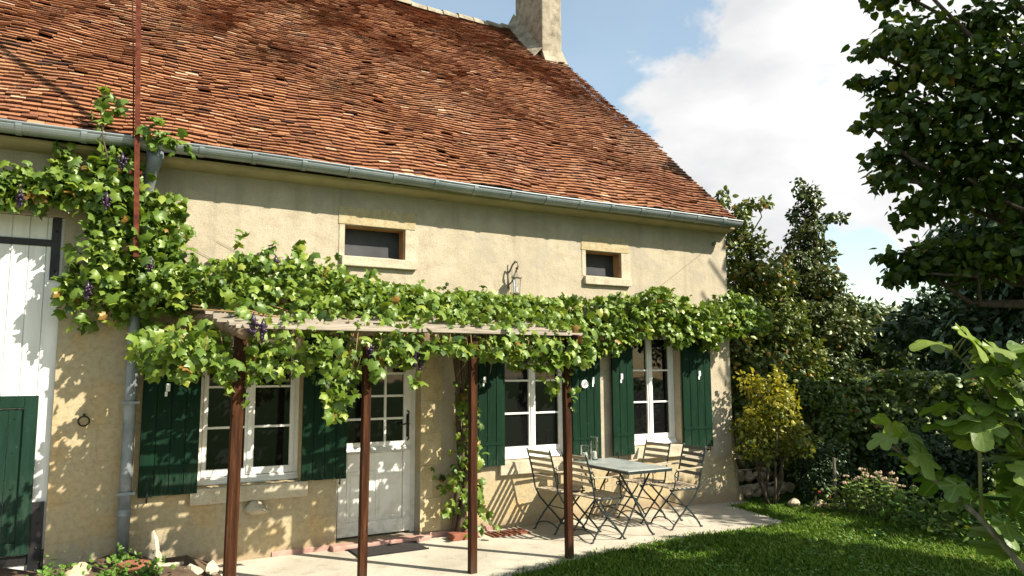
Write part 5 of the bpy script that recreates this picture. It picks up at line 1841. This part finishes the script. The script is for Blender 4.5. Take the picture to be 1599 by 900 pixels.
# trees far behind
def far_tree(px, d, ztop, r, lab, leafm, n, size, seed, z0=.5):
    a = math.radians(29.3) + math.atan((px - 800) / 1150)
    x, y = math.sin(a) * d, -7.5 + math.cos(a) * d
    rr = random.Random(seed)
    cl = []
    for i in range(22):
        f = rr.random()
        z = z0 + (ztop - z0) * f
        w = r * (1 - .55 * f ** 2)
        cl.append((x + rr.uniform(-.75, .75) * w, y + rr.uniform(-.75, .75) * w, z, r * rr.uniform(.25, .42), r * rr.uniform(.25, .42), r * rr.uniform(.2, .33)))
    tree('broadleaf_tree', lab, 'tree', (x, y, 0), (x, y, ztop * .85), .22, cl, n, size, leafm, SMALL, group='trees beyond the garden wall', shell=.25, tone=(.45, .25))
far_tree(1330, 30, 4.1, 2.3, 'hazy green tree behind the slender pear, left of a gap of sky', 'far_leaf', 4600, .34, 1)
far_tree(1400, 34, 4.0, 3.0, 'lower rounded tree under the patch of pale sky', 'far_leaf', 4600, .36, 2)
far_tree(1262, 28, 3.6, 2.2, 'tree glimpsed low between the two pear trees', 'far_leaf', 3800, .3, 3)
far_tree(1540, 21, 5.2, 2.3, 'dark broad tree just under the hanging lime branches', 'dark_leaf', 5600, .26, 4)
far_tree(1590, 20, 5.6, 2.8, 'dark tree at the right edge behind the fig', 'dark_leaf', 5600, .26, 5)
far_tree(1510, 26, 4.6, 2.0, 'dark green tree right of the gap of pale sky', 'dark_leaf', 5000, .28, 6)
far_tree(1215, 34, 3.4, 2.6, 'distant tree mostly hidden behind the yellowish pear', 'far_leaf', 3000, .36, 7)
far_tree(1700, 19, 5.0, 2.6, 'dark tree beyond the right edge behind the lime', 'dark_leaf', 4000, .28, 8)
# wood far off closing the view
n = 9000
a = np.radians(rng.uniform(38, 85, n)); d = rng.uniform(50, 62, n)
z = rng.random(n) * (3.6 + 1.4 * np.sin(a * 40) + .8 * np.sin(a * 93))
o = leaves('far_wood', M['far_leaf'], np.stack([np.sin(a) * d, -7.5 + np.cos(a) * d, z], 1), np.array([-.5, -.6, .5]) + rng.normal(size=(n, 3)) * .5, np.array([0, 0, -.6]) + rng.normal(size=(n, 3)), .9 * (.6 + .8 * rng.random(n)), .45 + .22 * rng.normal(size=n), SMALL, None)
tag(o, 'far dark wood closing the view beyond the garden trees', 'wood', kind='stuff')

# ------------------------------------------------------------------ fig tree in the foreground
def fig():
    F = thing('fig_tree', 'young fig tree with big lobed leaves leaning in at the right foreground', 'fig tree', (3.42, -6.05, 0))
    stem = [(3.42, -6.05, -.05), (3.34, -5.98, .5), (3.22, -5.88, .95), (3.14, -5.76, 1.15), (3.06, -5.62, 1.30), (2.96, -5.48, 1.45)]
    br = MB(); br.tube(stem, [.020, .017, .013, .011, .009, .005], 8); br.build('trunk', M['pale_bark'], F, smooth=True)
    others = [[(3.34, -5.98, .5), (3.36, -5.95, 1.0), (3.32, -5.86, 1.4), (3.22, -5.74, 1.72), (3.16, -5.68, 1.84)],
              [(3.14, -5.76, 1.15), (3.16, -5.76, 1.40), (3.18, -5.74, 1.55)], [(3.32, -5.86, 1.4), (3.34, -5.9, 1.62), (3.30, -5.88, 1.78)],
              [(3.36, -5.95, 1.0), (3.30, -5.92, 1.2), (3.24, -5.9, 1.32)], [(3.36, -5.95, .9), (3.4, -6.05, 1.3), (3.42, -6.1, 1.7)], [(3.34, -5.98, .3), (3.26, -5.92, .72), (3.2, -5.88, .86)]]
    b2 = MB()
    for l in others: b2.tube(l, [.009 - .0015 * i for i in range(len(l))], 6)
    # one leaf: five rounded lobes, with palmate veins
    lob = [(0, 1.0, .19), (.9, .78, .17), (-.9, .78, .17), (1.75, .50, .15), (-1.75, .50, .15)]
    outl = []
    for a in np.linspace(-2.75, 2.75, 67):
        r = .34
        for (la, lr, lw) in lob:
            r = max(r, .38 + (lr - .38) * math.exp(-((a - la) / (.44)) ** 4))
        outl.append((r * math.sin(a), r * math.cos(a)))
    rings = (0.0, .3, .6, .85, 1.0)
    def one(b, base, nrm, tip, s_, tone, vein):
        nrm = Vector(nrm).normalized(); tip = Vector(tip); tip = (tip - nrm * tip.dot(nrm)).normalized(); sd_ = tip.cross(nrm)
        off = root_off(F)
        n0 = len(b.v); m = len(outl)
        dr = random.uniform(.08, .30); rip = random.uniform(.02, .05); ph = random.uniform(0, 6)
        tw = random.uniform(-.15, .15)
        for q in rings[1:]:
            for i, (u, v) in enumerate(outl):
                uu, vv = u * q, v * q
                an = math.atan2(u, v)
                rr_ = math.hypot(uu, vv)
                h = -dr * rr_ ** 2 + .06 * abs(math.sin(an * 1.9)) * q - rip * math.sin(an * 7 + ph) * q * q + tw * uu * vv
                p = Vector(base) + (sd_ * uu + tip * vv + nrm * h) * s_
                b.v.append(tuple(p)); b.tone.append(tone)
                dv = min(abs(math.sin(an - la)) * rr_ if math.cos(an - la) > 0 else 1 for (la, _, _) in lob)
                vein.append(dv)
        b.v.append(tuple(base)); b.tone.append(tone); vein.append(0)
        c_ = len(b.v) - 1
        for i in range(m - 1):
            b.f.append((c_, n0 + i, n0 + i + 1))
            for k in range(len(rings) - 2):
                a_ = n0 + k * m + i
                b.f.append((a_, a_ + m, a_ + m + 1, a_ + 1))
    b = MB(); vein = []; pet = b2
    rr = random.Random(4)
    chains = [stem[2:]] + [o_[1:] for o_ in others]
    cnt = [16, 22, 13, 12, 9, 11, 2]
    camv = Vector(CAMP)
    for ch, n_ in zip(chains, cnt):
        for i in range(n_):
            f = (i + .6) / n_ * (len(ch) - 1)
            k = min(int(f), len(ch) - 2)
            p = Vector(ch[k]).lerp(Vector(ch[k + 1]), f - k)
            a = rr.uniform(0, 6.28)
            out_ = Vector((math.cos(a), math.sin(a), rr.uniform(-.1, .5))).normalized()
            q = p + out_ * rr.uniform(.05, .10)
            pet.tube([p, p.lerp(q, .5) + Vector((0, 0, .03)), q + Vector((0, 0, .05))], [.0035, .003, .0025], 5)
            nr = Vector((.15, -.35, .75)) + out_ * .45 + Vector((rr.uniform(-.4, .4), rr.uniform(-.4, .4), rr.uniform(-.2, .2)))
            q.z += .05
            tip = out_ + Vector((0, 0, -.55 + rr.uniform(-.3, .3)))
            one(b, q, nr, tip, rr.uniform(.075, .150), rr.uniform(.15, .85), vein)
    o = b.build('foliage', M['fig_leaf'], F, smooth=True, rec=False)
    at = o.data.attributes.new('vein', 'FLOAT', 'POINT'); at.data.foreach_set('value', vein)
    b2.build('branch', M['green_stem'], F, smooth=True)
fig()

# one dry leaf on the lawn edge
b = MB()
T_, F_ = VINE
b.add([(4.72 + .055 * v[0], -1.52 + .055 * v[1], .035 + .05 * v[2] + .012 * abs(v[0])) for v in T_], [tuple(f) for f in F_])
tag(b.build('fallen_leaf', M['dry_leaf'], smooth=True), 'single dry orange brown leaf lying on the lawn edge before the chairs', 'leaf')
